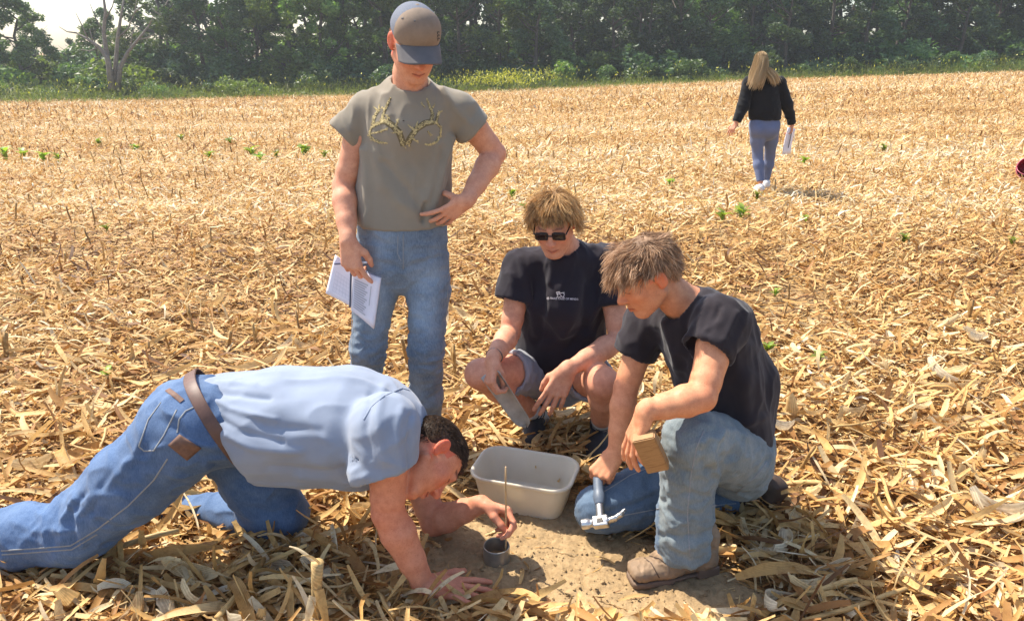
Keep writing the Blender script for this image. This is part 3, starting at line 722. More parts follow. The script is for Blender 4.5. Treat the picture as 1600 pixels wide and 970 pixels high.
# ================================================================== the wood beyond the field
rt_ = np.random.RandomState(55)
def leaf_cloud(centres, radii, n, size, rs, droop=.0):
    """small leaf faces through the volume of many clumps"""
    k = len(centres); i = rs.choice(k, n, p=radii**2/np.sum(radii**2)); d = rs.normal(size=(n, 3)); d /= np.linalg.norm(d, axis=1)[:, None]
    p = centres[i]+d*(radii[i]*rs.uniform(.35, 1.05, n)**.6)[:, None]*np.array([1, 1, .75])
    s = size*rs.uniform(.6, 1.5, n); a = rs.normal(size=(n, 3)); a[:, 2] *= .6; a /= np.linalg.norm(a, axis=1)[:, None]; b = np.cross(a, d+rs.normal(size=(n, 3))*.6); b /= np.linalg.norm(b, axis=1)[:, None]+1e-9
    a = a*s[:, None]; b = b*s[:, None]*.55; m = np.cross(a, b); m = m/(np.linalg.norm(m, axis=1)[:, None]+1e-9)*s[:, None]*.12
    Vt = np.stack([p-a, p-b*.9+m, p+a, p+b*.9+m], 1).reshape(-1, 3)
    return Vt, np.arange(n*4).reshape(-1, 4)
def crown_clumps(z0, z1, rx, n, rs, gap=.0, top=1.0):
    z = rs.uniform(0, 1, n)**.85; w = np.sin(np.clip(z*.92+.10, 0, 1)*math.pi)**.55; a = rs.uniform(0, 6.28, n); r = rx*w*np.sqrt(rs.uniform(.12, 1, n))
    return np.stack([r*np.cos(a), r*np.sin(a), z0+(z1-z0)*z], 1), rs.uniform(.45, 1.05, n)*rx*.30
def tree_mesh(seed, h, rx, z0, nl, size, ncl):
    rs = np.random.RandomState(seed); c, r = crown_clumps(z0, h, rx, ncl, rs); v, f = leaf_cloud(c, r, nl, size, rs); cm = mesh_np('crown', v, f, False)
    pts = [np.array([0, 0, -.5])]; 
    for j in range(1, 8): pts.append(np.array([rs.normal(0, .10)*j*.5, rs.normal(0, .10)*j*.5, h*.92*j/7]))
    tr = rs.uniform(.14, .24); parts = [tube_np(pts, np.linspace(tr, .03, 8), 8)]
    for q in range(9):
        t = rs.uniform(.15, .85); j = int(t*7); b = lerp(pts[j], pts[j+1], t*7-j); a = rs.uniform(0, 6.28); L = rx*rs.uniform(.5, .95)
        e = b+np.array([math.cos(a)*L, math.sin(a)*L, L*rs.uniform(.3, .9)]); m = lerp(b, e, .5)+np.array([0, 0, -.12*L]); parts.append(tube_np([b, m, e], [tr*.38, tr*.25, .015], 6))
    return cm, mesh_np('trunk', *join_np(parts))
kinds = [tree_mesh(600, 10.5, 3.0, .3, 9500, .135, 62), tree_mesh(601, 12, 3.3, 1.2, 9500, .145, 58), tree_mesh(602, 9.5, 2.5, .0, 9000, .125, 60), tree_mesh(603, 11, 3.0, .6, 8500, .15, 50), tree_mesh(604, 12, 2.6, 2.2, 4500, .13, 30)]
def at_edge(px, dist):                                 # a point that far behind the field's edge, along the bearing of px
    tx = (px-800)/CAM_F/math.cos(CAM_P)*1.0; E, z = edge_of(tx); y = E+dist; return np.array([tx*y*.985, y, float(gz(tx*y, y))])
def zone(px):
    for lim, w in ((60, 'at the far left'), (125, 'left of the bare tree'), (250, 'around the bare tree'), (400, 'right of the bare tree'), (545, 'just left of the standing man'), (720, 'behind the standing man'), (860, 'right of the capped head'), (1010, 'above the crouching men'), (1140, 'left of the walking woman'), (1250, 'behind the walking woman'), (1370, 'just right of the walking woman'), (1490, 'well right of the walking woman'), (9999, 'at the far right')):
        if px < lim: return w
def depth_word(d): return 'front' if d < 12 else ('second-row' if d < 20 else 'rearmost')
seen_lb = {}
def tree(kind, px, dist, s, mat, label, rot=None, group='trees along the far edge of the field'):
    p = at_edge(px, dist); o = empty('tree', p); o.rotation_euler = (0, 0, rt_.uniform(0, 6.28) if rot is None else rot); o.scale = (s, s, s*rt_.uniform(.9, 1.1)); tag(o, '%s %s broadleaf tree of the wood %s' % (label, depth_word(dist), zone(px)), 'tree', group)
    for nm, me, mt in (('crown', kinds[kind][0], mat), ('trunk', kinds[kind][1], 'bark')):
        c = bpy.data.objects.new(nm, me); col.objects.link(c); c.parent = o
        if len(me.materials) == 0: me.materials.append(M[mt])
        c.material_slots[0].link = 'OBJECT'; c.material_slots[0].material = M[mt]
    return o
LB = {'leaf_tree': 'mid green', 'leaf_dark': 'dark green', 'leaf_light': 'yellow-green'}
# front row
x = -230
while x < 1850:
    gap = (200 < x < 560)
    kind = rt_.choice([0, 2, 3]) if not gap else rt_.choice([3, 4, 1, 0]); mt = rt_.choice(['leaf_tree', 'leaf_dark', 'leaf_tree', 'leaf_light'], p=[.35, .2, .2, .25]) if x < 700 else rt_.choice(['leaf_dark', 'leaf_tree', 'leaf_light'], p=[.55, .38, .07])
    if not (120 < x < 215): tree(kind, x, rt_.uniform(8.0, 11.5), rt_.uniform(.8, 1.12) if not (20 < x < 95 or 215 < x < 285) else rt_.uniform(.42, .55), mt, LB[mt])
    x += rt_.uniform(34, 60)
# second and third rows close the view into the wood
x = -260
while x < 1900:
    mt = rt_.choice(['leaf_dark', 'leaf_tree']); tree(rt_.choice([0, 1, 2, 3]), x, rt_.uniform(14, 18), rt_.uniform(.9, 1.2) if x > 290 or x < 0 else rt_.uniform(.42, .58), mt, LB[mt]); x += rt_.uniform(42, 72) if x > 560 or x < -50 else rt_.uniform(70, 120)
x = -260
while x < 1900:
    mt = 'leaf_dark'; 
    tree(rt_.choice([0, 1, 2]), x, rt_.uniform(22, 28), rt_.uniform(1.0, 1.3) if x > 600 or 300 < x < 460 else rt_.uniform(.36, .5), mt, LB[mt])
    x += rt_.uniform(46, 76)
x = 560
while x < 1950:
    mt = rt_.choice(['leaf_dark', 'leaf_tree']); tree(rt_.choice([0, 2, 3]), x, rt_.uniform(30, 36), rt_.uniform(1.2, 1.5), mt, LB[mt]); x += rt_.uniform(36, 60)
# ground under the trees
rr_ = np.concatenate([np.linspace(-.15, 6, 14), np.geomspace(7, 260, 16)]); pxs = np.linspace(-500, 2100, 90); Vt = []
for d_ in rr_:
    tx = (pxs-800)/CAM_F/math.cos(CAM_P); E, z = edge_of(tx); y = E+d_+.25*np.sin(pxs*.05)*(d_ < 1); x = tx*y*.985; Vt.append(np.stack([x, y, gz(x, y)+.03+.0006*np.clip(y-60, 0, 999)], 1))
Vt = np.concatenate(Vt); I, J = np.meshgrid(np.arange(89), np.arange(len(rr_)-1)); a_ = (J*90+I).ravel()
tag(obj('verge', mesh_np('verge', Vt, np.stack([a_, a_+1, a_+91, a_+90], 1)), M['verge_ground']), kind='structure')
# the bare dead tree
bp = at_edge(172, 3.2); by = bp[1]
def dl(pts, r0, r1): return tube_np([P(a, b, by+c) for a, b, c in pts], np.linspace(r0, r1, len(pts)), 7)
dt = empty('dead_tree', bp); tag(dt, 'pale bare dead tree with several stems at the edge of the wood', 'tree')
stems = [[(174, 140, 0), (171, 110, 0), (166, 80, 0), (162, 50, 0), (165, 20, 0), (160, -15, 0)], [(178, 140, .1), (181, 100, .1), (184, 60, .1), (189, 25, .2), (196, -15, .3)], [(184, 140, 0), (188, 105, 0), (200, 82, -.1), (216, 62, -.2), (233, 40, -.2)], [(176, 140, -.2), (170, 95, -.2), (155, 74, -.3), (138, 62, -.4), (120, 52, -.5)]]
tk = dl(stems[0], .20, .06); mo = mesh_np('trunk', tk[0]-bp, tk[1]); obj('trunk', mo, M['dead_wood'], dt)
for st in stems[1:]: v, f = dl(st, .17, .045); obj('limb', mesh_np('limb', v-bp, f), M['dead_wood'], dt)
for st in [[(162, 50, 0), (150, 30, .2), (140, 5, .2)], [(165, 30, 0), (176, 10, 0), (180, -10, 0)], [(184, 60, 0), (200, 45, 0), (210, 20, 0), (215, -10, 0)], [(216, 62, -.2), (228, 60, -.2), (244, 52, 0)], [(138, 62, -.4), (128, 40, -.4), (118, 20, -.4)], [(155, 74, -.3), (140, 80, -.4), (126, 78, -.4)], [(189, 25, .2), (178, 12, .2)], [(204, 78, 0), (206, 55, 0), (212, 38, 0)], [(145, 66, -.3), (140, 45, -.3)], [(233, 40, -.2), (240, 25, -.2)], [(120, 52, -.5), (105, 50, -.5), (92, 42, -.5)], [(210, 20, 0), (224, 8, 0)]]:
    v, f = dl(st, .05, .018); obj('branch', mesh_np('branch', v-bp, f), M['dead_wood'], dt)
# bushes along the edge
def bush_mesh(seed, rx, h, n, size):
    rs = np.random.RandomState(seed); k = 16; c = np.stack([rs.normal(0, rx*.5, k), rs.normal(0, rx*.45, k), rs.uniform(.15, .8, k)*h], 1); v, f = leaf_cloud(c, rs.uniform(.25, .5, k)*rx, n, size, rs); v[:, 2] = np.maximum(v[:, 2], .02); return mesh_np('foliage', v, f, False)
bush_k = [bush_mesh(700, 1.3, 1.7, 2200, .10), bush_mesh(701, 1.6, 1.3, 2200, .11), bush_mesh(702, 1.0, 2.3, 2200, .10)]
bl = [(px, rt_.uniform(3.0, 6.0), rt_.uniform(.6, 1.05)) for px in range(-40, 1680, 46)]+[(px, rt_.uniform(7, 11), rt_.uniform(1.4, 2.0)) for px in range(-60, 1700, 62)]+[(px, rt_.uniform(18, 24), rt_.uniform(1.7, 2.4)) for px in range(-60, 640, 55)]
for i, (px, ds_, s) in enumerate(bl):
    p = at_edge(px+rt_.uniform(-15, 15), ds_); o = bpy.data.objects.new('bush', bush_k[i % 3]); col.objects.link(o); o.location = p; o.rotation_euler = (0, 0, rt_.uniform(0, 6)); o.scale = (s, s, s)
    mt = 'leaf_light' if (px < 130 or rt_.uniform() < (.30 if px < 720 else .12)) else rt_.choice(['leaf_tree', 'leaf_dark'])
    if len(bush_k[i % 3].materials) == 0: bush_k[i % 3].materials.append(M[mt])
    o.material_slots[0].link = 'OBJECT'; o.material_slots[0].material = M[mt]
    tag(o, '%s %s bush by the wood %s' % ({'leaf_light': 'light green', 'leaf_tree': 'mid green', 'leaf_dark': 'dark green'}[mt], 'low' if ds_ < 6.5 else ('tall' if ds_ < 14 else 'distant'), zone(px)), 'bush', 'bushes along the field edge')
# tall weeds of the verge
n = 46000; px = rt_.uniform(-250, 1850, n); dist = -.4+6.0*rt_.uniform(0, 1, n)**1.4; tx = (px-800)/CAM_F/math.cos(CAM_P); E, z = edge_of(tx); y = E+dist; x = tx*y*.985
hh = np.interp(px, [-250, 0, 350, 420, 560, 700, 860, 900, 1150, 1400, 1600, 1850], [2.0, 2.0, 1.4, 1.5, 1.4, 1.9, 1.7, .8, .9, 1.5, 1.9, 1.9])*rt_.uniform(.35, 1.0, n)*(.8+.5*fbm(np.stack([px*.02, dist, px*0], 1), 2))
hh = np.maximum(hh, .1); hh *= np.where(dist < .3, .45, 1.0); L = rt_.uniform(.14, .34, n)
v, f, c = leaves_np(x, y, gz(x, y)+hh*rt_.uniform(.15, 1, n), L, L*.30, rt_.uniform(0, 6.28, n), rt_.normal(.3, .6, n), rt_.normal(0, .5, n), -rt_.uniform(.1, .9, n), rt_.normal(0, .4, n), np.zeros(n), 1, 1, .3, rt_, .8)
tag(obj('verge_weeds', mesh_np('verge_weeds', v, f), M['leaf_weed']), 'tall green weeds and grass along the far field edge', 'weeds', kind='stuff')
n = 1500; px = np.concatenate([rt_.normal(790, 38, 1100), rt_.uniform(-100, 1650, n-1100)]); tx = (px-800)/CAM_F/math.cos(CAM_P); E, z = edge_of(tx); y = E+rt_.uniform(.2, 3.5, n); x = tx*y*.985; hb = rt_.uniform(.7, 1.5, n)*(.85+.5*fbm(np.stack([px*.035, y, px*0], 1), 2))
v, f, c = leaves_np(x, y, gz(x, y)+hb, rt_.uniform(.08, .22, n), rt_.uniform(.04, .08, n), rt_.uniform(0, 6.28, n), rt_.uniform(.5, 1.4, n), rt_.normal(0, .5, n), rt_.normal(0, .4, n), rt_.normal(0, .4, n), np.zeros(n), 2, 1, .3, rt_, .7)
tag(obj('goldenrod', mesh_np('goldenrod', v, f), M['goldenrod']), 'yellow goldenrod flowers among the verge weeds', 'flowers', kind='stuff')
# ------------------------------------------------------------------ the human figure
class Frame:                                           # a head's or hand's own axes: left, forward, up
    def __init__(s, c, fwd, up):
        s.c = V3(c); s.F = unit(fwd); up = V3(up); s.U = unit(up-s.F*(up@s.F)); s.L = np.cross(s.U, s.F)
        s.R = np.array([s.L, s.F, s.U])
    def __call__(s, x, y, z): return s.c+x*s.L+y*s.F+z*s.U
    def local(s, Pt): return (np.asarray(Pt)-s.c)@s.R.T
def head_solid(fr, neck_to, neck_r=.058, k=1.0, smile=0.0, jaw=1.0):
    H = Solid(); T = lambda x, y, z: fr(x*k, y*k, z*k)
    E = lambda c, r, kk=.015: H.add(ell(T(*c), V3(r)*k, fr.R), kk)
    E((0, -.012, .036), (.077, .097, .085)); E((0, .028, .0), (.067, .066, .088), .02)
    E((0, .032, -.056), (.056*jaw, .058, .056), .03)
    H.add(ell(T(0, .074, -.1), V3(.021, .019, .017)*k, fr.R), .025)
    for s in (-1, 1):
        H.add(cap(T(s*.055*jaw, -.008, -.05), T(s*.022, .066, -.098), .017*k, .014*k), .022)
        E((s*.043, .058, -.014), (.024, .022, .02), .02)
    H.add(cap(T(-.034, .083, .03), T(.034, .083, .03), .012*k), .014)
    for s in (-1, 1):
        H.sub(ell(T(s*.032, .108, .011), V3(.017, .020, .013)*k, fr.R), .012)
        H.add(ell(T(s*.032, .078, .011), V3(.0135, .0125, .0115)*k, fr.R), .004)
        H.sub(cap(T(s*.022, .093, .0065), T(s*.042, .088, .0065), .0013), .002)
    H.add(cap(T(0, .087, .022), T(0, .108, -.02), .0075*k, .011*k), .010)
    H.add(ell(T(0, .111, -.025), V3(.0125, .0125, .0115)*k, fr.R), .007)
    for s in (-1, 1):
        H.add(ell(T(s*.0125, .100, -.029), V3(.0075, .010, .008)*k, fr.R), .006)
        H.sub(ell(T(s*.0062, .106, -.0385), V3(.0038, .005, .004)*k, fr.R), .003)
    m = .006*smile
    for s in (-1, 1):
        H.add(cap(T(0, .0965, -.057), T(s*.022, .086, -.060+m), .0062*k, .0035*k), .006)
        H.add(cap(T(0, .0945, -.0695), T(s*.021, .085, -.064+m), .0075*k, .004*k), .006)
        H.sub(cap(T(0, .107, -.063), T(s*.025, .093, -.0625+m), .0033, .0028), .003)
        # ear
        R = np.array([unit(fr.L+fr.F*s*.35), unit(fr.F-fr.L*s*.35), fr.U])
        H.add(ell(T(s*.079, -.018, .002), V3(.009, .019, .032)*k, R), .004)
        H.add(ell(T(s*.076, -.010, -.022), V3(.007, .010, .011)*k, R), .004)
        H.sub(ell(T(s*.0885, -.012, .004), V3(.0065, .0105, .0195)*k, R), .003)
    nb = V3(neck_to)
    H.add(cap(T(0, -.024, -.03), lerp(T(0, -.03, -.075), nb, .5), .050, neck_r-.002), .022)
    H.add(cap(lerp(T(0, -.03, -.075), nb, .5), nb, neck_r-.002, neck_r+.006), .022)
    return H
def face_colour(fr, Vt, C, brow=(.25, .2, .18), stubble=0.0, k=1.0, red=.5, open_eye=False):
    q = fr.local(Vt)/k; x, y, z = np.abs(q[:, 0]), q[:, 1], q[:, 2]
    near = (np.linalg.norm(q, axis=1) < .19)
    def mixc(w, c):
        w = np.clip(w, 0, 1)[:, None]*near[:, None]; C[:] = C*(1-w)+C*np.asarray(c)*w
    g = lambda a, s: np.exp(-(a/s)**2)
    mixc(red*g(np.hypot(x-.045, z+.02), .028)*(y > .02), (1.0, .72, .70))
    mixc(red*1.1*g(np.hypot(x, z+.024), .018)*(y > .08), (1.0, .70, .68))
    mixc(red*1.5*(x > .072)*(np.abs(z) < .045)*(y < .02)*(y > -.05), (1.05, .62, .58))
    lip = g(z+.064, .0085)*(1/(1+np.exp((x-.021)/.0025)))*(y > .078)
    mixc(lip*.9, (.86, .55, .55))
    mixc(g(z+.063, .0022)*(x < .025)*(y > .075)*.9, (.28, .17, .16))
    zb = .035+.004*np.sin(np.clip((x-.012)/.04, 0, 1)*3.1)-.10*np.clip(x-.045, 0, 1)
    mixc(g(z-zb, .0052)*(x > .012)*(x < .054)*(y > .05)*.85, brow)
    mixc(g(z-.0055, .0024)*(x > .018)*(x < .046)*(y > .06)*.95, (.16, .12, .11))
    mixc(.35*g(np.hypot(x-.032, z-.012), .018)*(y > .05), (.85, .70, .68))
    if stubble:
        b = 1/(1+np.exp(-(-z-.045)/.008))*(y > -.02)*(1/(1+np.exp((-.125-z)/.006)))
        mixc(stubble*b, (.70, .62, .60)); mixc(stubble*g(z+.047, .006)*(x < .03)*(y > .08), (.65, .55, .52))
    return C
def arm(S, sh, el, wr, k=1.0, kk=.012):
    sh, el, wr = V3(sh), V3(el), V3(wr)
    S.tube([sh, lerp(sh, el, .35), lerp(sh, el, .8), el], [.054*k, .052*k, .043*k, .041*k], kk)
    S.tube([el, lerp(el, wr, .28), lerp(el, wr, .65), wr], [.041*k, .045*k, .036*k, .0275*k], kk)
FL = {'i': (.046, .027, .022), 'm': (.050, .031, .023), 'r': (.047, .029, .023), 'p': (.037, .021, .020)}
def hand(S, W, fwd, palm, thumb, curl, spread=(8, 2, -4, -10), tdirs=None, k=1.0):
    """fwd: towards the fingers; palm: the way the palm faces; thumb: the thumb side; curl: (mcp, pip, dip) for four fingers"""
    W = V3(W); Fw = unit(fwd); N = V3(palm); N = unit(N-Fw*(N@Fw)); T = V3(thumb); T = unit(T-Fw*(T@Fw)-N*(T@N))
    pal = Solid(); tips = {}
    for (nm, off, ln) in (('i', .031, .094), ('m', .0105, .097), ('r', -.0105, .092), ('p', -.030, .082)):
        b = W+Fw*ln*k+T*off*k
        pal.add(cap(W+T*off*.55*k+Fw*.004, b, .0145*k, .0122*k), .010)
    pal.add(cap(W-Fw*.012, W+Fw*.02*k, .0275*k, .028*k, N, .70), .014)
    pal.add(ell(W+Fw*.035*k+T*.022*k+N*.008*k, V3(.018, .030, .014)*k, np.array([T, Fw, N])), .012)
    pal.add(ell(W+Fw*.04*k-T*.024*k+N*.006*k, V3(.013, .034, .012)*k, np.array([T, Fw, N])), .012)
    for q, (nm, off, ln) in enumerate((('i', .031, .094), ('m', .0105, .097), ('r', -.0105, .092), ('p', -.030, .082))):
        b = W+Fw*ln*k+T*off*k; sp = R_(spread[q]); f2 = Fw*math.cos(sp)+T*math.sin(sp); th = 0.0; p = b; fs = Solid()
        r = [.0102, .0095, .0086, .0074] if nm != 'p' else [.0088, .0082, .0075, .0065]
        for j in range(3):
            th += R_(curl[q][j]); d = f2*math.cos(th)+N*math.sin(th); e = p+d*FL[nm][j]*k
            fs.add(cap(p, e, r[j]*k, r[j+1]*k), .004); p = e
        tips[nm] = p; pal.grp(fs, .0045)
    if tdirs is None: tdirs = [(.55, .75, .30), (.80, .45, .30), (.90, .25, .30)]
    p = W+Fw*.022*k+T*.020*k+N*.006*k; r = [.0175, .0135, .0118, .0088]; fs = Solid()
    for j, (a, b, c) in enumerate(tdirs):
        e = p+unit(Fw*a+T*b+N*c)*(.044, .034, .028)[j]*k; fs.add(cap(p, e, r[j]*k, r[j+1]*k), .006); p = e
    tips['t'] = p; pal.grp(fs, .010); S.grp(pal, .012)
    return tips
FLAT = [(4, 6, 4)]*4
RELAX = [(18, 25, 15), (24, 30, 18), (28, 34, 20), (32, 36, 20)]
GRIP = [(62, 85, 40), (66, 88, 42), (68, 88, 42), (70, 86, 40)]
def ell_mask(d, r): return np.clip(1-d/r, 0, 1)
# ------------------------------------------------------------------ hair as thin locks
def strands(name, roots, dirs, lens, mat, parent, fr, grav=(0, 0, -1), g=.5, curl=.3, width=.0022, seg=7, clump=.35, keep=None, seed=1, push=None, wave=0.0, nclump=None, stiff=0.0):
    rs = np.random.RandomState(seed); n = len(roots); p = roots.copy(); d = dirs/np.linalg.norm(dirs, axis=1)[:, None]
    grav = V3(grav); pts = [p.copy()]; st = lens/seg
    nc = nclump or max(8, n//22); ci = rs.choice(n, nc, replace=False)
    own = np.argmin(((roots[:, None, :]-roots[ci][None])**2).sum(2), axis=1)
    ph = rs.uniform(0, 6.28, nc); axs = rs.normal(size=(nc, 3)); ax2 = rs.normal(size=(nc, 3))
    for s in range(seg):
        nz = np.stack([perlin(p*28+k*31.7+seed) for k in range(3)], 1)
        d = d+(g*grav[None]*(1-stiff)+curl*nz+rs.normal(size=(n, 3))*curl*.12)*(1.0/seg)*2.2
        if wave:
            a = ph[own]+s*1.55; d = d+wave*(np.cos(a)[:, None]*axs[own]+np.sin(a)[:, None]*ax2[own])*.5
        d /= np.linalg.norm(d, axis=1)[:, None]+1e-9
        p = p+d*st[:, None]
        if clump:
            tgt = p[ci][own]; w = clump*(s+1)/seg*.45; p = p*(1-w)+tgt*w
        if push is not None: p = push(p)
        pts.append(p.copy())
    pts = np.stack(pts, 1); k = seg+1
    t = np.gradient(pts, axis=1); side = np.cross(t, rs.normal(size=(n, 1, 3))); side /= np.linalg.norm(side, axis=2)[:, :, None]+1e-9
    prof = np.array([.75]+[1.0]*(k-3)+[.75, .12])[None, :, None]*width/2*rs.uniform(.6, 1.3, (n, 1, 1))
    A = pts-side*prof; Bb = pts+side*prof
    Vt = np.stack([A, Bb], 2).reshape(-1, 3); base = (np.arange(n)*k*2)[:, None]; j = np.arange(seg)*2
    Fc = np.stack([base+j, base+j+1, base+j+3, base+j+2], 2).reshape(-1, 4)
    me = mesh_np(name, Vt, Fc)
    tone = np.clip(rs.uniform(.15, .85, n)*.5+rs.uniform(.0, 1, nc)[own]*.5, 0, 1)
    along = np.linspace(-.16, .16, k)[None]
    c = np.clip(tone[:, None]+along, 0, 1); c = np.repeat(c.reshape(-1), 2)
    attr_col(me, np.stack([c, c, c], 1))
    return obj(name, me, mat, parent)
def scalp(fr, n, mask, seed=1, k=1.0, grow=.003):
    """roots and outward directions on the skull where mask(local) holds"""
    rs = np.random.RandomState(seed); c = np.array([0, -.012, .036]); r = np.array([.077, .097, .085])+grow
    out = []
    while sum(map(len, out)) < n:
        v = rs.normal(size=(n*2, 3)); v /= np.linalg.norm(v, axis=1)[:, None]; q = c+v*r
        out.append(q[mask(q)])
    q = np.concatenate(out)[:n]; nn = (q-c)/r**2; nn /= np.linalg.norm(nn, axis=1)[:, None]
    return q, nn
def to_world(fr, q, k=1.0): return fr.c+(q*k)@fr.R
def dir_world(fr, d): return d@fr.R
def skull_push(fr, grow=.006, k=1.0):
    c = np.array([0, -.012, .036]); r = np.array([.077, .097, .085])+grow
    c2 = np.array([0, .028, 0.0]); r2 = np.array([.067, .066, .088])+grow
    def f(p):
        q = fr.local(p)/k
        for cc, rr in ((c, r), (c2, r2)):
            e = (q-cc)/rr; m = np.linalg.norm(e, axis=1); w = m < 1
            q[w] = cc+(q[w]-cc)/m[w][:, None]
        return to_world(fr, q, k)
    return f
def shoe_solid(heel, toe, up, L=.29, w=.05, sole=.028, tall=.07, sq=False):
    """a shoe's upper and its sole"""
    heel = V3(heel); d = unit(V3(toe)-heel); up = V3(up); up = unit(up-d*(up@d)); sd = np.cross(d, up)
    T = lambda x, y, z: heel+d*x*L+sd*y+up*z
    U = Solid()
    U.add(cap(T(.14, 0, sole+.022), T(.15, 0, sole+tall), .038, .042), .02)
    U.add(cap(T(.14, 0, sole+.020), T(.60, .003, sole+.018), .039, .047, up, .80), .02)
    U.add(cap(T(.58, .003, sole+.014), T(.84, .004, sole+.010), .048, .044, up, .66), .02)
    U.add(cap(T(.20, 0, sole+.06), T(.62, 0, sole+.028), .034, .034), .03)
    if sq: U.add(rbox(T(.86, .003, sole+.010), (.040, .040, .020), np.array([d, sd, up]), .018), .015)
    U.sub(half(T(.4, 0, sole*.55), -up, .4), .002)
    S = Solid()
    S.add(cap(T(.14, 0, 0), T(.5, .002, 0), .039, .041), .01); S.add(cap(T(.5, .003, 0), T(.84, .004, 0), .047, .045), .01)
    if sq: S.add(rbox(T(.87, .003, 0), (.039, .041, .05), np.array([d, sd, up]), .018), .01)
    S.sub(half(T(.4, 0, sole*.60), up, .5), .002); S.sub(half(T(.4, 0, 0), -up, .5), .002)
    if sole > .026: S.sub(rbox(T(.40, 0, 0), (.14*L, .07, sole*.30), np.array([d, sd, up]), .002), .002)
    return U, S

def sleeve(S, sh, cf, r0, r1, hole, d=None, k=.022):
    """a sleeve from shoulder to cuff, open at the cuff"""
    sh, cf = V3(sh), V3(cf); d = unit(cf-sh) if d is None else unit(d); Z = Solid()
    Z.add(cap(sh, cf+unit(cf-sh)*.03, r0, r1), .01); Z.add(cap(cf-d*.022, cf+d*.01, r1+.0032), .0008); Z.sub(half(cf, d, .18), .003); Z.sub(cap(cf-d*.03, cf+d*.12, hole), .003); S.grp(Z, k)

def hair_base(fr, mat, parent, tone, k=1.0, r=(.0795, .0995, .0875), cuts=(), rough=.003):
    S = Solid(); S.add(ell(fr(0, -.013*k, .038*k), V3(r)*k, fr.R))
    for p, n, kk in cuts: S.sub(half(fr(*[q*k for q in p]), n[0]*fr.L+n[1]*fr.F+n[2]*fr.U, .3), kk)
    def cf(Vt): c = np.clip(tone+.5*fbm(fr.local(Vt)*np.array([70, 25, 40]), 3), 0, 1); return np.stack([c]*3, 1)
    return solid_obj('hair', S, .004, mat, parent, cf, noise=[((60, 60, 60), rough, None, 0)])
# ================================================================== people
def person(S, h, mat, label, colour, smooth=1):
    o = solid_obj('person', S, h, M[mat], colour=colour, smooth=smooth)
    return tag(o, label, 'person', 'students working in the stubble field')
HB = 0.0038                                            # mesh size of skin
HC = 0.0072                                            # mesh size of clothes
def ones(Vt): return np.ones((len(Vt), 3))
def knuckles(Vt, C, cs, r=.02, c=(1.0, .8, .78), w=.6):
    for p in cs:
        k = w*np.exp(-(np.linalg.norm(Vt-p, axis=1)/r)**2)[:, None]; C[:] = C*(1-k)+C*np.asarray(c)*k

# ------------------------------------------------------------------ A: the standing man in the cap
Ya = 2.85
aN = V3(.04, -1, 0)
aFr = Frame(P(647, 68, 2.76), (.32, -.79, -.52), (.20, -.47, .85))
a_neck = P(641, 138, 2.84)
a_sR, a_sL = P(573, 170, 2.87), P(717, 170, 2.87)
a_eR, a_wR = P(537, 290, 2.84), P(544, 376, 2.69)
a_eL, a_wL = P(773, 240, 2.93), P(729, 314, 2.745)
S = Solid(); S.grp(head_solid(aFr, a_neck, .060, jaw=1.08), .02)
S.add(cap(P(640, 160, 2.86), a_sR, .06, .055), .03); S.add(cap(P(640, 160, 2.86), a_sL, .06, .055), .03)
AR = Solid(); arm(AR, a_sR, a_eR, a_wR, 1.04)
tA = hand(AR, a_wR, (.10, -.16, -1), (.30, 1, -.1), (1, -.1, .2), [(28, 18, 10), (40, 62, 40), (44, 66, 40), (46, 66, 40)], (10, 2, -3, -8), [(.7, .6, .5), (.8, .1, .6), (.8, -.1, .6)], 1.04)
AL = Solid(); arm(AL, a_sL, a_eL, a_wL, 1.04)
tA2 = hand(AL, a_wL, (-.74, -.06, -.50), (-.55, .80, .1), (-.2, .25, 1), [(6, 14, 10), (14, 22, 12), (18, 24, 12), (22, 24, 12)], (15, -8, -18, -32), [(.5, .4, .9), (.5, .2, .9), (.5, .0, .9)], .93)
S.grp(AR, .012); S.grp(AL, .012)
a_hR, a_hL = P(594, 402, Ya), P(664, 402, Ya)
def colA(Vt):
    C = ones(Vt); face_colour(aFr, Vt, C, red=.8, stubble=.15)
    knuckles(Vt, C, [a_eR, a_eL], .05); return C
manA = person(S, HB, 'skin_fair', 'standing man in cap, taupe T-shirt and jeans, left hand on hip', colA)
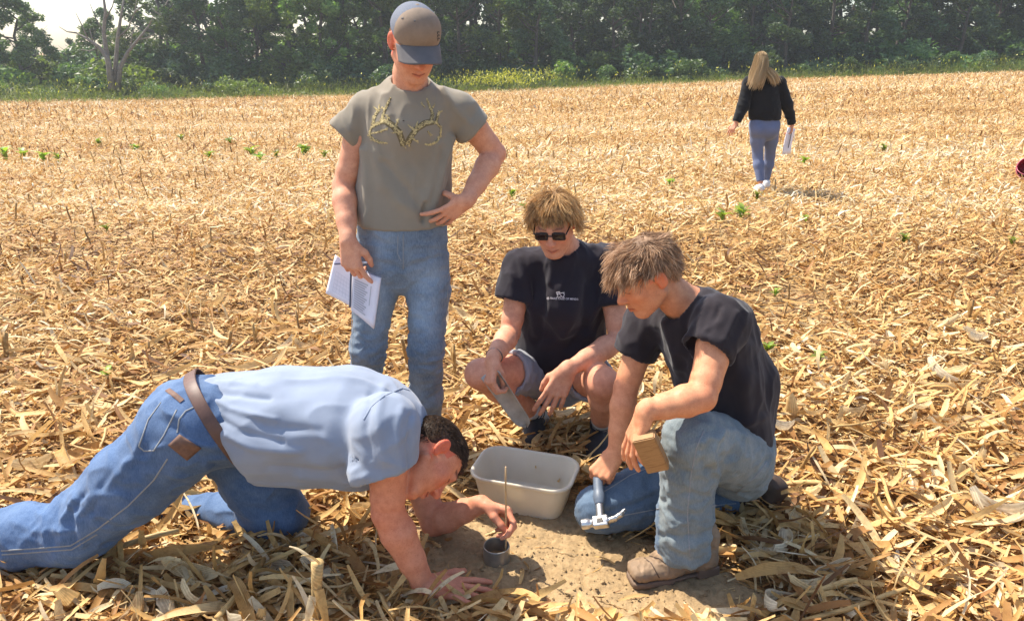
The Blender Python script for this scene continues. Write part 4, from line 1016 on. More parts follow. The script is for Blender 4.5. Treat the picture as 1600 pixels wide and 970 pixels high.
# T-shirt
S = Solid()
S.tube([P(637, 212, Ya), P(632, 290, Ya), P(629, 335, Ya), P(628, 372, Ya)], [.172, .166, .174, .178], .05, aN, .64)
for sh in (a_sR, a_sL): S.add(cap(P(640, 156, 2.86), sh+V3(0, 0, -.004), .072, .066), .05)
S.add(cap(P(640, 150, 2.87), P(640, 200, 2.84), .085, .12), .05)
cfR, cfL = P(538, 213, 2.855), P(741, 203, 2.885)
sleeve(S, a_sR+V3(.004, 0, -.012), cfR, .066, .068, .055, k=.016); sleeve(S, a_sL+V3(-.004, 0, -.012), cfL, .067, .071, .058, k=.016)
S.sub(half(P(630, 361, 2.74), (0, .1, -1), .34), .006)
S.sub(cap(a_neck+V3(0, .01, -.012), aFr(0, -.02, -.06), .069, .072), .006)
foldsA = [([(705, 215), (690, 260), (676, 330)], 5, .007), ([(716, 235), (702, 290), (688, 335)], 4, -.006), ([(585, 240), (600, 290), (640, 330)], 9, .005), ([(570, 235), (575, 300), (572, 350)], 6, .006), ([(600, 255), (640, 300), (665, 345)], 6, -.004),
          ([(700, 165), (694, 215)], 5, -.0025), ([(562, 160), (567, 215)], 5, -.0015), ([(575, 130), (600, 150), (612, 180)], 5, .004), ([(690, 140), (715, 175), (735, 195)], 5, .004), ([(530, 175), (545, 205)], 4, .003), ([(664, 318), (660, 345)], 3, -.008), ([(684, 225), (672, 290), (664, 318)], 5, .005), ([(640, 240), (655, 290)], 8, -.003)]
shirtA = solid_obj('t_shirt', S, .0058, M['shirt_taupe'], manA, folds=[(p_, w_, a_*2.1) for p_, w_, a_ in foldsA], noise=[((9, 9, 4), .0045, None, 0)])
S = Solid()                                            # collar rib
ck = Frame(a_neck+V3(0, -.004, -.002), unit(aFr(0, -.02, -.06)-a_neck), (0, -1, 0))
pts = [ck.c+.070*(math.cos(a)*ck.L+math.sin(a)*ck.U*.98)+unit(ck.F)*(-.008-.012*math.sin(a)) for a in np.linspace(0, 2*math.pi, 25)]
S.tube(pts, [.0085]*25, .004); solid_obj('collar', S, .004, M['shirt_taupe'], shirtA)
# jeans
S = Solid()
S.tube([P(629, 368, Ya), P(628, 392, Ya)], [.176, .182], .03, aN, .66)
for pts_, rr_ in (([a_hR, P(587, 450, 2.84), P(575, 545, 2.82), P(572, 620, 2.85), P(570, 712, 2.90)], [.094, .085, .066, .062, .066]), ([a_hL, P(669, 450, 2.84), P(666, 545, 2.79), P(665, 620, 2.82), P(662, 720, 2.88)], [.094, .085, .067, .063, .067])):
    Lg = Solid(); Lg.tube(pts_, rr_, .03); S.grp(Lg, .010)
S.sub(half(P(630, 345, Ya), (0, 0, 1), .3), .003); S.sub(half(P(573, 704, 2.89), (0, 0, -1), .12), .003); S.sub(half(P(661, 712, 2.87), (0, 0, -1), .12), .003)
foldsJ = [([(628, 420), (600, 412), (572, 400)], 4, -.006), ([(628, 420), (655, 412), (690, 398)], 4, -.006), ([(560, 400), (610, 405)], 3, .005), ([(645, 405), (695, 395)], 3, .005), ([(640, 385), (700, 380)], 3, .004), ([(555, 380), (615, 388)], 3, .004),
          ([(640, 545), (665, 560), (690, 552)], 4, -.006), ([(636, 575), (660, 582), (692, 572)], 5, .006), ([(550, 550), (580, 565), (602, 556)], 4, .006), ([(640, 600), (688, 615)], 4, -.005), ([(628, 362), (627, 420)], 2, .004), ([(622, 362), (620, 400), (627, 415)], 1.6, -.003), ([(645, 440), (650, 520)], 8, .004), ([(640, 640), (690, 630)], 4, .005)]
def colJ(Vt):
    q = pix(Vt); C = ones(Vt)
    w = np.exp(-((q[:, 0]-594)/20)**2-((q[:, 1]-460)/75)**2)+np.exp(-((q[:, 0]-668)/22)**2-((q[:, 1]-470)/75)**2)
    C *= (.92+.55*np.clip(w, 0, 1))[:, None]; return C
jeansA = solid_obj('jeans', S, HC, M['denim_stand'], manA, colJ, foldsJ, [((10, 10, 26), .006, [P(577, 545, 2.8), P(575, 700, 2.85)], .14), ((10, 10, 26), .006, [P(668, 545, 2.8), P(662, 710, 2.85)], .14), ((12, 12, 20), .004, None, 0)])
bj = bvh_of(jeansA)
for pts in ([(556, 362), (561, 371), (574, 373), (580, 362)], [(672, 348), (676, 362), (688, 366), (698, 360)], [(622, 366), (621, 396), (627, 408)], [(630, 366), (630, 420)], [(552, 400), (549, 500), (551, 575)], [(702, 400), (698, 480), (690, 560), (690, 640)]):
    band('seam', bj, pts, .004, M['denim_stitch' if pts[0][1] > 363 else 'denim_stand'], jeansA)
# boots (mostly behind the bent man)
for hp, tp in ((P(572, 712, 2.93), P(566, 740, 2.66)), (P(662, 712, 2.91), P(668, 740, 2.64))):
    hp = V3(hp[0], hp[1], 0); tp = V3(tp[0], tp[1], 0); U, L = shoe_solid(hp, tp, (0, 0, 1), .29, sole=.03, tall=.10, sq=True)
    b = solid_obj('boot', U, .006, M['boot_dark'], manA); solid_obj('sole', L, .006, M['boot_sole'], b)
# cap
C_ = aFr
S = Solid(); S.add(ell(C_(0, -.010, .040), (.086, .106, .094), C_.R), .01)
S.add(ell(C_(0, .030, .075), (.070, .066, .058), C_.R), .03)
S.sub(half(C_(0, .03, .036), -C_.U*1.0-C_.F*.22, .3), .004); S.sub(ell(C_(0, -.012, .034), (.079, .099, .087), C_.R), .002)
def cap_split(Vt): return C_.local(Vt)
Vt, Fc = polygonize(S, .004, 2)
q = C_.local(Vt); Nn = vnormals(Vt, Fc)
seamd = np.abs(q[:, 1]-(.030-.55*np.abs(q[:, 2]-.06)*0)-0.0)
fcq = q[Fc].mean(1)
front = fcq[:, 1] > .020-.12*(fcq[:, 2]-.09)+.0*np.abs(fcq[:, 0])
capA = None
for nm, msk, mt in (('cap_front', front, 'cap_brown'), ('cap_back', ~front, 'cap_mesh')):
    f2 = Fc[msk]; us = np.unique(f2); mp = np.zeros(len(Vt), int); mp[us] = np.arange(len(us))
    o = obj(nm if capA else 'cap', mesh_np('cap', Vt[us]+Nn[us]*(.0015 if nm == 'cap_front' else 0), mp[f2]), M[mt], capA or manA)
    if capA is None: capA = o
S = Solid(); S.add(ell(C_(0, -.010, .134), (.009, .009, .005), C_.R)); solid_obj('button', S, .002, M['cap_brown'], capA)
# brim: a curved plate
nv, nu = 15, 12; Vt = []
for i in range(nv):
    a = (i/(nv-1)*2-1)
    for j in range(nu):
        t = j/(nu-1); x = a*.079*(1-.02*t); y0 = .030+.068*math.sqrt(max(0, 1-a*a*.96)); y = y0+t*(.074*(1-.30*abs(a)**2.5))
        z = .052-.026*a*a-.024*t-.014*t*a*a
        Vt.append(C_(x, y, z))
Vt = np.array(Vt); Fc = np.array([[i*nu+j, i*nu+j+1, (i+1)*nu+j+1, (i+1)*nu+j] for i in range(nv-1) for j in range(nu-1)])
br = obj('brim', mesh_np('brim', Vt, Fc), M['cap_grey'], capA); md = br.modifiers.new('s', 'SOLIDIFY'); md.thickness = .004
# small vertical lettering on the cap's side
bc = bvh_of(capA)
for (x0, y0) in ((683, 50), (683.4, 55), (683.6, 60)):
    band('lettering', bc, [(x0, y0), (x0+3, y0+.5)], .0035, M['text_dark'], capA, step=1.5); band('lettering', bc, [(x0, y0), (x0+.5, y0+3.5)], .003, M['text_dark'], capA, step=1.5)
for (x0, y0) in ((648, 33), (629, 29)):
    band('eyelet', bc, [(x0-1.3, y0), (x0+1.3, y0)], .006, M['cap_grey'], capA, step=1)
# short hair under the cap
mk = lambda q: (q[:, 2] < .03) & (q[:, 2] > -.055) & (q[:, 1] < .0) 
rt, nn = scalp(aFr, 700, mk, 4); d = nn*.6+np.array([0, -.2, -1.0])
strands('hair', to_world(aFr, rt), dir_world(aFr, d), np.full(700, .012), M['hair_light_brown'], manA, aFr, width=.0016, seg=4, g=.2)
# antler print on the chest
ba = bvh_of(shirtA); antl = []
def stroke(pts, w, w1=None): antl.append((pts, w, w1))
for pts, w, w1 in [([(631, 228), (624, 208), (613, 196), (603, 190), (597, 188)], .028, .026), ([(600, 190), (590, 193), (580, 200), (577, 210), (583, 218), (593, 223)], .016, .012), ([(590, 222), (605, 224)], .009, .003), ([(583, 208), (595, 206), (606, 201)], .008, .003), ([(582, 196), (585, 183), (592, 172)], .020, .012), ([(597, 188), (600, 176), (610, 153)], .020, .008), ([(592, 174), (585, 168)], .007, .002), ([(592, 172), (593, 164)], .007, .002), ([(618, 200), (622, 187)], .010, .002), ([(628, 206), (613, 208)], .010, .003), ([(600, 170), (596, 168)], .006, .002), ([(608, 186), (604, 180)], .012, .006),
                   ([(636, 226), (643, 212), (652, 201), (664, 193), (676, 190)], .024, .024), ([(668, 192), (682, 192), (689, 200), (688, 212), (683, 221), (674, 226), (664, 226)], .015, .006), ([(674, 189), (676, 178), (671, 166), (667, 155)], .020, .006), ([(682, 190), (684, 180), (687, 174)], .016, .008), ([(684, 178), (690, 174)], .007, .002), ([(648, 204), (638, 196)], .009, .002), ([(650, 203), (652, 191)], .009, .002), ([(645, 217), (653, 222)], .009, .002), ([(638, 224), (641, 230)], .012, .003), ([(668, 205), (674, 212)], .006, .003), ([(664, 168), (658, 161)], .006, .001), ([(675, 170), (679, 164)], .006, .002)]:
    stroke(pts, w, w1)
pr = obj('antler_print', mesh_np('antler_print', *join_np([ribbon_data(on_surface(ba, p_, .0007, 3), w*.88+.002, (w1 or w)*.88+.0015, .001) for p_, w, w1 in antl])), M['antler_outline'], shirtA)
rsA = np.random.RandomState(5); flk = []
for p_, w, w1 in antl:
    p_ = np.array(p_, float); L = np.linalg.norm(np.diff(p_, axis=0), axis=1).sum()
    for _ in range(int(L*1.7)):
        t = rsA.uniform(0, len(p_)-1.001); i = int(t); c = lerp(p_[i], p_[i+1], t-i); ww = lerp(w, w1 or w, t/(len(p_)-1))*390*.30
        d = p_[i+1]-p_[i]; a = math.atan2(d[1], d[0])+rsA.normal()*.55; ln = rsA.uniform(2.2, 5.5); c = c+rsA.normal(size=2)*ww*.55
        v = np.array([math.cos(a), math.sin(a)])*ln/2; flk.append((np.array([c-v, c, c+v]), rsA.uniform(.002, .0048)))
pf = obj('camouflage_print', mesh_np('camouflage_print', *join_np([ribbon_data(on_surface(ba, p_, .0012+.0002*(i % 3), 2), w, .001, .0003) for i, (p_, w) in enumerate(flk)])), M['antler_print'], pr)
# ring on the finger
S = Solid()

# ------------------------------------------------------------------ B: the man crouching in sunglasses
Yb = 3.0
bFr = Frame(P(866, 350, 2.90), (-.19, -.90, -.38), (-.13, -.35, .92))
b_neck = P(884, 396, 2.99)
b_sR, b_sL = P(815, 418, 3.02), P(948, 410, 3.03)
b_eR, b_wR = P(797, 520, 2.92), P(770, 560, 2.69)
b_eL, b_wL = P(968, 530, 2.88), P(886, 578, 2.70)
b_pel = P(872, 606, 3.13); bN = V3(-.12, -1, .15)
b_hR, b_hL = P(838, 584, 3.08), P(908, 584, 3.08)
b_kR, b_kL = P(750, 584, 2.73), P(944, 598, 2.67)
b_aR, b_aL = P(842, 650, 3.05), P(940, 668, 2.93)
S = Solid(); S.grp(head_solid(bFr, b_neck, .060, smile=.5), .02)
S.tube([P(882, 420, 3.02), P(876, 500, 3.06), P(873, 580, 3.10)], [.05, .04, .04], .02); S.add(cap(b_hR, b_hL, .05), .02)
S.add(cap(b_neck, b_sR, .055, .052), .03); S.add(cap(b_neck, b_sL, .055, .052), .03)
AR = Solid(); arm(AR, b_sR, b_eR, b_wR, 1.05)
tB = hand(AR, b_wR, (-.16, -.52, -.80), (.75, .35, -.45), (.25, -.9, .35), [(45, 62, 35), (52, 70, 38), (56, 72, 38), (60, 74, 38)], (4, 0, -3, -6), [(.75, .15, .65), (.85, -.25, .6), (.8, -.4, .5)], 1.0)
AL = Solid(); arm(AL, b_sL, b_eL, b_wL, 1.05)
tB2 = hand(AL, b_wL, (-.42, -.16, -.90), (.10, .95, -.15), (-1, 0, .2), [(6, 10, 6), (10, 14, 8), (14, 16, 8), (20, 18, 10)], (8, 3, -3, -10), [(.75, .55, .45), (.9, .15, .35), (.95, .0, .3)], 1.14)
S.grp(AR, .012); S.grp(AL, .012)
for hp, kn, an in ((b_hR, b_kR, b_aR), (b_hL, b_kL, b_aL)):
    L = Solid(); L.tube([hp, lerp(hp, kn, .5), lerp(hp, kn, .9), kn], [.088, .080, .064, .060], .02)
    L.tube([kn, lerp(kn, an, .3), lerp(kn, an, .7), an], [.058, .060, .047, .036], .02); S.grp(L, .03)
def colB(Vt):
    C = ones(Vt); face_colour(bFr, Vt, C, red=.55); knuckles(Vt, C, [b_eR, b_eL], .05); knuckles(Vt, C, [b_kR, b_kL], .07, (.95, .72, .70)); return C
manB = person(S, HB, 'skin_fair', 'crouching blond man in sunglasses, black T-shirt and grey shorts', colB)
S = Solid()
S.tube([P(880, 468, 3.02), P(876, 530, 3.05), P(873, 575, 3.08)], [.188, .186, .182], .05, bN, .66)
for sh in (b_sR, b_sL): S.add(cap(b_neck+V3(0, .01, -.02), sh+V3(0, 0, -.006), .066, .074), .05)
S.add(cap(b_neck+V3(0, 0, -.04), P(880, 470, 2.98), .09, .13), .05)
cfR, cfL = P(801, 470, 2.965), P(958, 478, 2.95)
sleeve(S, b_sR, cfR, .080, .076, .066); sleeve(S, b_sL, cfL, .080, .076, .066)
S.sub(cap(b_neck+V3(0, .01, -.012), bFr(0, -.02, -.06), .069, .072), .006)
S.sub(half(P(874, 585, 3.07), (0, 0, -1), .3), .006)
foldsB = [([(812, 405), (830, 470), (838, 520)], 6, .007), ([(845, 420), (850, 470), (842, 530)], 7, -.006), ([(868, 395), (860, 440)], 5, .005), ([(905, 430), (895, 500), (870, 535)], 8, .006), ([(920, 440), (912, 510), (890, 540)], 6, -.006), ([(850, 540), (880, 520), (925, 525)], 6, .006), ([(925, 385), (945, 395)], 4, .006), ([(800, 430), (800, 462)], 5, .004)]
shirtB = solid_obj('t_shirt', S, HC, M['shirt_navy'], manB, folds=[(p_, w_, a_*1.7) for p_, w_, a_ in foldsB], noise=[((9, 9, 5), .006, None, 0), ((18, 18, 9), .0015, None, 0)])
S = Solid(); ck = Frame(b_neck+V3(0, -.002, -.002), unit(bFr(0, -.02, -.06)-b_neck), (0, -1, 0))
pts = [ck.c+.070*(math.cos(a)*ck.L+math.sin(a)*ck.U*.98)+unit(ck.F)*(-.008-.012*math.sin(a)) for a in np.linspace(0, 2*math.pi, 25)]
S.tube(pts, [.008]*25, .004); solid_obj('collar', S, .004, M['shirt_navy'], shirtB)
# shorts
S = Solid(); S.add(cap(P(873, 566, 3.10), P(873, 582, 3.10), .165, .160, bN, .72), .03)
for hp, kn, q in ((b_hR, b_kR, .56), (b_hL, b_kL, .46)):
    e = lerp(hp, kn, q); d = unit(kn-hp); S.add(cap(hp, e+d*.06, .106, .100), .03)
    S.sub(half(e, d+V3(0, 0, .25), .16), .003); S.sub(cap(e-d*.015, e+d*.2, .087), .003)
shortsB = solid_obj('shorts', S, HC, M['shorts_grey'], manB, noise=[((14, 14, 14), .006, None, 0)], folds=[([(815, 535), (850, 585)], 5, -.006), ([(835, 535), (870, 580)], 5, .006), ([(865, 560), (905, 590)], 4, .005)])
# socks and shoes
for an, kn, toe in ((b_aR, b_kR, P(830, 700, 2.84)), (b_aL, b_kL, P(932, 735, 2.70))):
    d = unit(kn-an); S = Solid(); S.add(cap(an-d*.02, an+d*.12, .042, .050), .01); S.sub(half(an+d*.10, d, .1), .003)
    sk = solid_obj('sock', S, .005, M['sock_grey'], manB)
    for q in (.03, .05, .07):
        S = Solid(); S.add(cap(an+d*q, an+d*(q+.008), .0455+q*.05, .046+q*.05), .004); S.sub(half(an+d*(q+.009), d, .1), .001); S.sub(half(an+d*(q-.001), -d, .1), .001)
        solid_obj('stripe', S, .004, M['shoe_black'], sk)
    heel = V3(an[0], an[1]+.06, .0); toe = V3(toe[0], toe[1], 0)
    U, L = shoe_solid(heel, toe, (0, 0, 1), .29, sole=.030, tall=.065)
    sh = solid_obj('shoe', U, .005, M['shoe_black'], manB); solid_obj('sole', L, .005, M['shoe_grey' if an is b_aR else 'shoe_black'], sh)
# hair: a mop falling over the forehead
mk = lambda q: (q[:, 2] > .064-.55*np.clip(-q[:, 1]+.03, 0, 1)-.35*np.clip(np.abs(q[:, 0])-.03, 0, 1)) & (q[:, 2] > -.03)
nH = 9500; rt, nn = scalp(bFr, nH, mk, 11); top = np.array([.012, -.035, .12])
d = (rt-top)*np.array([10, 10, 9]); d -= nn*(d*nn).sum(1)[:, None]*.8; d /= np.linalg.norm(d, axis=1)[:, None]; d += nn*.30; d[:, 0] += .15
rsb = np.random.RandomState(2); ln = np.where(rt[:, 1] > .045, .032, np.where(rt[:, 1] > .02, .050, .084))*rsb.uniform(.5, 1.18, nH); d += rsb.normal(0, .16, d.shape)
strands('hair', to_world(bFr, rt), dir_world(bFr, d), ln, M['hair_blond'], manB, bFr, grav=-bFr.U*.5+V3(0, 0, -.5), g=.36, curl=.70, width=.0016, seg=7, clump=.30, push=skull_push(bFr, .008), seed=3, nclump=600, wave=.16)
hair_base(bFr, M['hair_blond'], manB, .25, cuts=[((0, .02, .035), (0, .8, -.75), .02), ((0, 0, -.03), (0, 0, -1), .01)])
# sunglasses
g = bFr; root = None
for s in (-1, 1):
    S = Solid(); S.add(rbox(g(s*.034, .099, .010), (.030, .005, .0215), g.R, .012)); S.sub(rbox(g(s*.034, .103, .010), (.026, .004, .0175), g.R, .010), .001)
    if root is None: root = solid_obj('sunglasses', S, .0022, M['sunglass_black']); root = tag(root, 'black sunglasses on the face of the crouching blond man', 'sunglasses')
    else: solid_obj('rim', S, .0022, M['sunglass_black'], root)
    S = Solid(); S.add(rbox(g(s*.034, .0995, .010), (.0265, .0028, .0178), g.R, .010)); solid_obj('lens', S, .0022, M['lens_dark'], root)
    S = Solid(); S.add(cap(g(s*.063, .098, .020), g(s*.080, -.012, .020), .0032, .003)); solid_obj('temple', S, .0022, M['sunglass_black'], root)
S = Solid(); S.add(cap(g(-.008, .106, .016), g(.008, .106, .016), .0032)); solid_obj('bridge', S, .0018, M['sunglass_black'], root)
# chest print
bb = bvh_of(shirtB)
def glyphs(name, text, x0, y0, size, bvh, mat, parent, slope=0.03, bold=0.0):
    cu = bpy.data.curves.new(name, 'FONT'); cu.body = text; cu.size = 1.0; cu.resolution_u = 2; cu.offset = bold
    o = bpy.data.objects.new(name, cu); col.objects.link(o); dg = bpy.context.evaluated_depsgraph_get(); dg.update()
    me = bpy.data.meshes.new_from_object(o.evaluated_get(dg)); bpy.data.objects.remove(o)
    for v in me.vertices:
        x = x0+v.co.x*size; y = y0-v.co.y*size+v.co.x*size*slope; h = bvh.ray_cast(Vector(_c), Vector(ray(x, y)).normalized())
        if h[0] is not None: v.co = h[0]+h[1]*.0022
    return obj(name, me, mat, parent)
glyphs('chest_lettering', '@ TAKE CARE OF MINDS', 854.5, 467.2, 4.3, bb, M['text_white'], shirtB, .035, .02)
for pts in ([(870, 457), (872, 462), (870, 465)], [(873, 456.5), (875, 460), (878, 463)], [(870, 460), (876, 458), (882, 457)], [(879, 457), (882, 460), (880, 464)], [(872, 465), (877, 463), (882, 465)], [(869, 457), (875, 456)]):
    band('emblem', bb, pts, .0028, M['text_white'], shirtB, .002, step=1.5)
# wristband
S = Solid(); dd = unit(b_wR-b_eR); c0 = b_wR-dd*.022
fr_ = Frame(c0, dd, (0, 0, 1)); pts = [c0+.033*(math.cos(a)*fr_.L+math.sin(a)*fr_.U) for a in np.linspace(0, 6.2832, 17)]
o = obj('wristband', mesh_np('wristband', *tube_np(pts, .0028, 5, False)), M['wristband'], manB)
# ------------------------------------------------------------------ C: the man kneeling on one knee
cFr = Frame(P(1009, 431, 2.26), (-.82, -.23, -.53), (-.51, -.14, .85))
c_neck = P(1078, 480, 2.32)
c_sL, c_sR = P(1128, 502, 2.17), P(1012, 505, 2.45)
c_eL, c_wL = P(1096, 620, 2.00), P(1008, 642, 1.98)
c_eR, c_wR = P(978, 606, 2.40), P(962, 708, 2.31)
cN = V3(-.86, -.42, -.20)
c_hL, c_hR = P(1152, 712, 2.26), P(1125, 708, 2.44)
c_kL, c_aL = P(1080, 684, 2.05), P(1066, 862, 2.06)
c_kR, c_aR = P(936, 796, 2.28), P(1140, 778, 2.43)
S = Solid(); S.grp(head_solid(cFr, c_neck, .060, smile=.2), .02)
S.add(cap(c_neck, c_sL, .055, .052), .03); S.add(cap(c_neck, c_sR, .055, .052), .03)
AR = Solid(); arm(AR, c_sR, c_eR, c_wR, 1.03)
tC = hand(AR, c_wR, (-.62, -.35, -.70), (.15, .55, -.80), (-.55, -.75, .3), [(66, 84, 40), (70, 86, 42), (72, 86, 42), (74, 86, 40)], (2, 0, -2, -5), [(.7, .2, .75), (.5, -.5, .75), (.3, -.8, .6)], 1.02)
AL = Solid(); arm(AL, c_sL, c_eL, c_wL, 1.08)
tC2 = hand(AL, c_wL, (-.28, .02, -.95), (.93, .20, -.25), (.1, 1, .05), [(4, 12, 8), (8, 18, 10), (12, 20, 12), (16, 24, 14)], (6, 1, -4, -9), [(.8, .5, .6), (.9, .1, .7), (.9, 0, .6)], 1.08)
S.grp(AR, .012); S.grp(AL, .012)
def colC(Vt):
    C = ones(Vt); face_colour(cFr, Vt, C, red=.45, brow=(.4, .32, .26), stubble=.12); knuckles(Vt, C, [c_eR, c_eL], .055); return C
manC = person(S, HB, 'skin_tan', 'kneeling man with tousled light brown hair, black T-shirt, jeans and boots', colC)
S = Solid()
S.tube([P(1092, 522, 2.33), P(1118, 590, 2.35), P(1134, 660, 2.36), P(1140, 715, 2.36)], [.162, .166, .164, .158], .06, cN, .72)
for sh in (c_sL, c_sR): S.add(cap(c_neck+V3(.012, .01, -.03), sh+V3(0, 0, -.004), .066, .074), .05)
S.add(cap(c_neck+V3(.01, 0, -.05), P(1098, 525, 2.33), .09, .13), .05)
S.add(cap(P(1136, 502, 2.36), P(1166, 600, 2.38), .085, .10), .06); S.add(cap(P(1166, 600, 2.38), P(1178, 690, 2.38), .095, .070), .05)
cfL, cfR = P(1103, 550, 2.10), P(990, 553, 2.44)
sleeve(S, c_sL+V3(0, 0, -.005), cfL, .086, .077, .068); sleeve(S, c_sR, cfR, .082, .071, .062)
S.sub(cap(c_neck+V3(.006, .004, -.010), cFr(0, -.02, -.06), .069, .070), .006)
S.sub(half(P(1150, 706, 2.36), (.1, 0, -1), .32), .006)
foldsC = [([(1040, 505), (1055, 560), (1062, 600)], 5, .007), ([(1025, 520), (1045, 580), (1060, 620)], 5, -.006), ([(1075, 520), (1070, 580)], 6, -.006), ([(1110, 470), (1095, 500), (1090, 530)], 4, .006), ([(1125, 480), (1108, 520)], 4, -.005), ([(1150, 490), (1130, 530)], 4, .005), ([(1165, 540), (1160, 620), (1175, 690)], 10, .006), ([(1125, 580), (1150, 640)], 8, -.006), ([(1100, 455), (1140, 465), (1165, 490)], 3.5, .005), ([(1105, 640), (1150, 660), (1200, 650)], 7, .005)]
shirtC = solid_obj('t_shirt', S, HC, M['shirt_black'], manC, folds=[(p_, w_, a_*1.7) for p_, w_, a_ in foldsC], noise=[((9, 9, 5), .006, None, 0), ((18, 18, 9), .0015, None, 0)])
S = Solid(); ck = Frame(c_neck+V3(-.002, 0, 0), unit(cFr(0, -.02, -.06)-c_neck), cN)
pts = [ck.c+.070*(math.cos(a)*ck.L+math.sin(a)*ck.U)+unit(ck.F)*(-.010-.012*math.sin(a)) for a in np.linspace(0, 2*math.pi, 25)]
S.tube(pts, [.008]*25, .004); solid_obj('collar', S, .004, M['shirt_black'], shirtC)
# jeans
S = Solid(); S.add(cap(P(1150, 690, 2.36), P(1146, 718, 2.36), .15, .150, cN, .8), .03)
L1 = Solid(); L1.tube([c_hL, lerp(c_hL, c_kL, .55), c_kL+V3(.01, 0, -.004)], [.118, .104, .086], .03)
L1.tube([c_kL, lerp(c_kL, c_aL, .3), lerp(c_kL, c_aL, .7), c_aL], [.084, .080, .083, .086], .03)
L1.sub(half(c_aL+V3(0, 0, -.012), (.08, -.1, -1), .14), .003); L1.sub(cap(c_aL+V3(0, 0, -.06), c_aL+V3(0, 0, .0), .074), .003)
L2 = Solid(); L2.tube([c_hR, lerp(c_hR, c_kR, .5), c_kR], [.115, .096, .080], .03); L2.tube([c_kR, lerp(c_kR, c_aR, .3), lerp(c_kR, c_aR, .7), c_aR], [.076, .076, .070, .068], .035)
L2.sub(half(c_aR, unit(c_aR-c_kR), .14), .003)
S.grp(L1, .02); S.grp(L2, .012)
foldsK = [([(1190, 690), (1130, 672), (1095, 690)], 5, .007), ([(1110, 690), (1098, 720), (1112, 765)], 5, -.010), ([(1125, 675), (1112, 705), (1118, 740)], 4, .010), ([(1085, 735), (1105, 745), (1112, 770)], 4, .008), ([(1040, 780), (1075, 770), (1110, 775)], 5, -.006), ([(1035, 835), (1070, 840), (1108, 828)], 4, -.009), ([(1032, 848), (1068, 856), (1108, 845)], 5, .006), ([(1150, 760), (1185, 735), (1198, 720)], 4, -.007), ([(1150, 690), (1170, 720), (1165, 750)], 5, .005),
          ([(930, 770), (985, 745), (1030, 735)], 4, .007), ([(945, 800), (1000, 785), (1030, 770)], 4, -.007), ([(960, 820), (1030, 800)], 4, .005), ([(1050, 700), (1046, 760), (1050, 820)], 6, .004)]
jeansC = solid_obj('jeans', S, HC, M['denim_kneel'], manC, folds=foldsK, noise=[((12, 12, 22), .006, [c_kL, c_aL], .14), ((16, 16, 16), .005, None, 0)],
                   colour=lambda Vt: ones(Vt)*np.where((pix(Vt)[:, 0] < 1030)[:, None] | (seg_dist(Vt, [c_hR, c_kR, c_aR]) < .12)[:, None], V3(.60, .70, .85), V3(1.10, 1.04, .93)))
bk = bvh_of(jeansC)
for pts in ([(1078, 868), (1074, 800), (1080, 740), (1088, 700), (1100, 672)], [(1150, 770), (1180, 745), (1198, 722)], [(940, 770), (985, 742), (1020, 728)], [(968, 806), (1010, 798), (1030, 794)], [(1112, 790), (1150, 786)]):
    band('seam', bk, pts, .004, M['denim_stitch'], jeansC)
# boots: square toed, the front one flat on the soil
hp, tp = G(1118, 888), G(966, 914)
U, L = shoe_solid(hp, tp, (0, 0, 1), .315, sole=.034, tall=.115, sq=True)
d = unit(tp-hp); L.add(rbox(hp+d*.045+V3(0, 0, .018), (.040, .038, .02), np.array([d, np.cross(d, [0, 0, 1]), [0, 0, 1]]), .006), .003)
b1 = solid_obj('boot', U, .004, M['boot_leather'], manC, noise=[((30, 30, 30), .003, None, 0)], folds=[([(1010, 862), (1030, 880), (1038, 895)], 3, -.005), ([(1018, 858), (1040, 876), (1050, 886)], 3, .004)]); solid_obj('sole', L, .004, M['boot_sole'], b1)
bb1 = bvh_of(b1)
for pts in ([(1015, 868), (1030, 872), (1040, 880), (1050, 876), (1062, 884)], [(1003, 868), (1018, 880), (1030, 902)]): band('seam', bb1, pts, .004, M['boot_dark'], b1)
a0 = c_aR; tp2 = V3(a0[0]+.055, a0[1]-.01, .012); d2 = V3(.25, .0, -1.0)
hp2 = V3(a0[0]+.105, a0[1]+.0, .150); U, L = shoe_solid(hp2, V3(a0[0]+.050, a0[1]-.0, -.1), (.9, -.05, .25), .22, w=.045, sole=.03, tall=.03, sq=True)
S2 = Solid(); S2.grp(U, .01); S2.add(cap(a0, hp2+V3(-.03, 0, -.02), .055, .05), .03)
b2 = solid_obj('boot', S2, .005, M['boot_dark'], manC); solid_obj('sole', L, .005, M['boot_sole'], b2)
# hair: tousled, longer at the back
mk = lambda q: (q[:, 2] > .060-.72*np.clip(-q[:, 1]+.05, 0, .13)+.25*np.clip(.0-np.abs(q[:, 1]+.01), -1, 0)*0) & ~((np.abs(q[:, 0]) > .055) & (np.abs(q[:, 1]+.012) < .028) & (q[:, 2] < .035))
nH = 9500; rt, nn = scalp(cFr, nH, mk, 21); rsc = np.random.RandomState(5)
d = np.zeros_like(rt); tt_ = np.clip((rt[:, 1]+.055)/.04, 0, 1); d[:, 1] = -.35+1.35*tt_; d[:, 2] = -.8+.65*tt_; d[:, 0] = rt[:, 0]*4
d -= nn*(d*nn).sum(1)[:, None]*.8; d /= np.linalg.norm(d, axis=1)[:, None]; d += nn*np.where(rt[:, 2] > .05, .55, .35)[:, None]
ln = np.where(rt[:, 2] > .05, .055, .030); ln = np.where(rt[:, 1] < -.06, .052, ln); ln = np.where(rt[:, 1] > .015, .064, ln)*rsc.uniform(.5, 1.25, nH); d += rsc.normal(0, .18, d.shape)
strands('hair', to_world(cFr, rt), dir_world(cFr, d), ln, M['hair_light_brown'], manC, cFr, grav=(0, 0, -1), g=.35, curl=.8, width=.0015, seg=8, clump=.22, push=skull_push(cFr, .005), seed=9, nclump=1100, wave=.34)
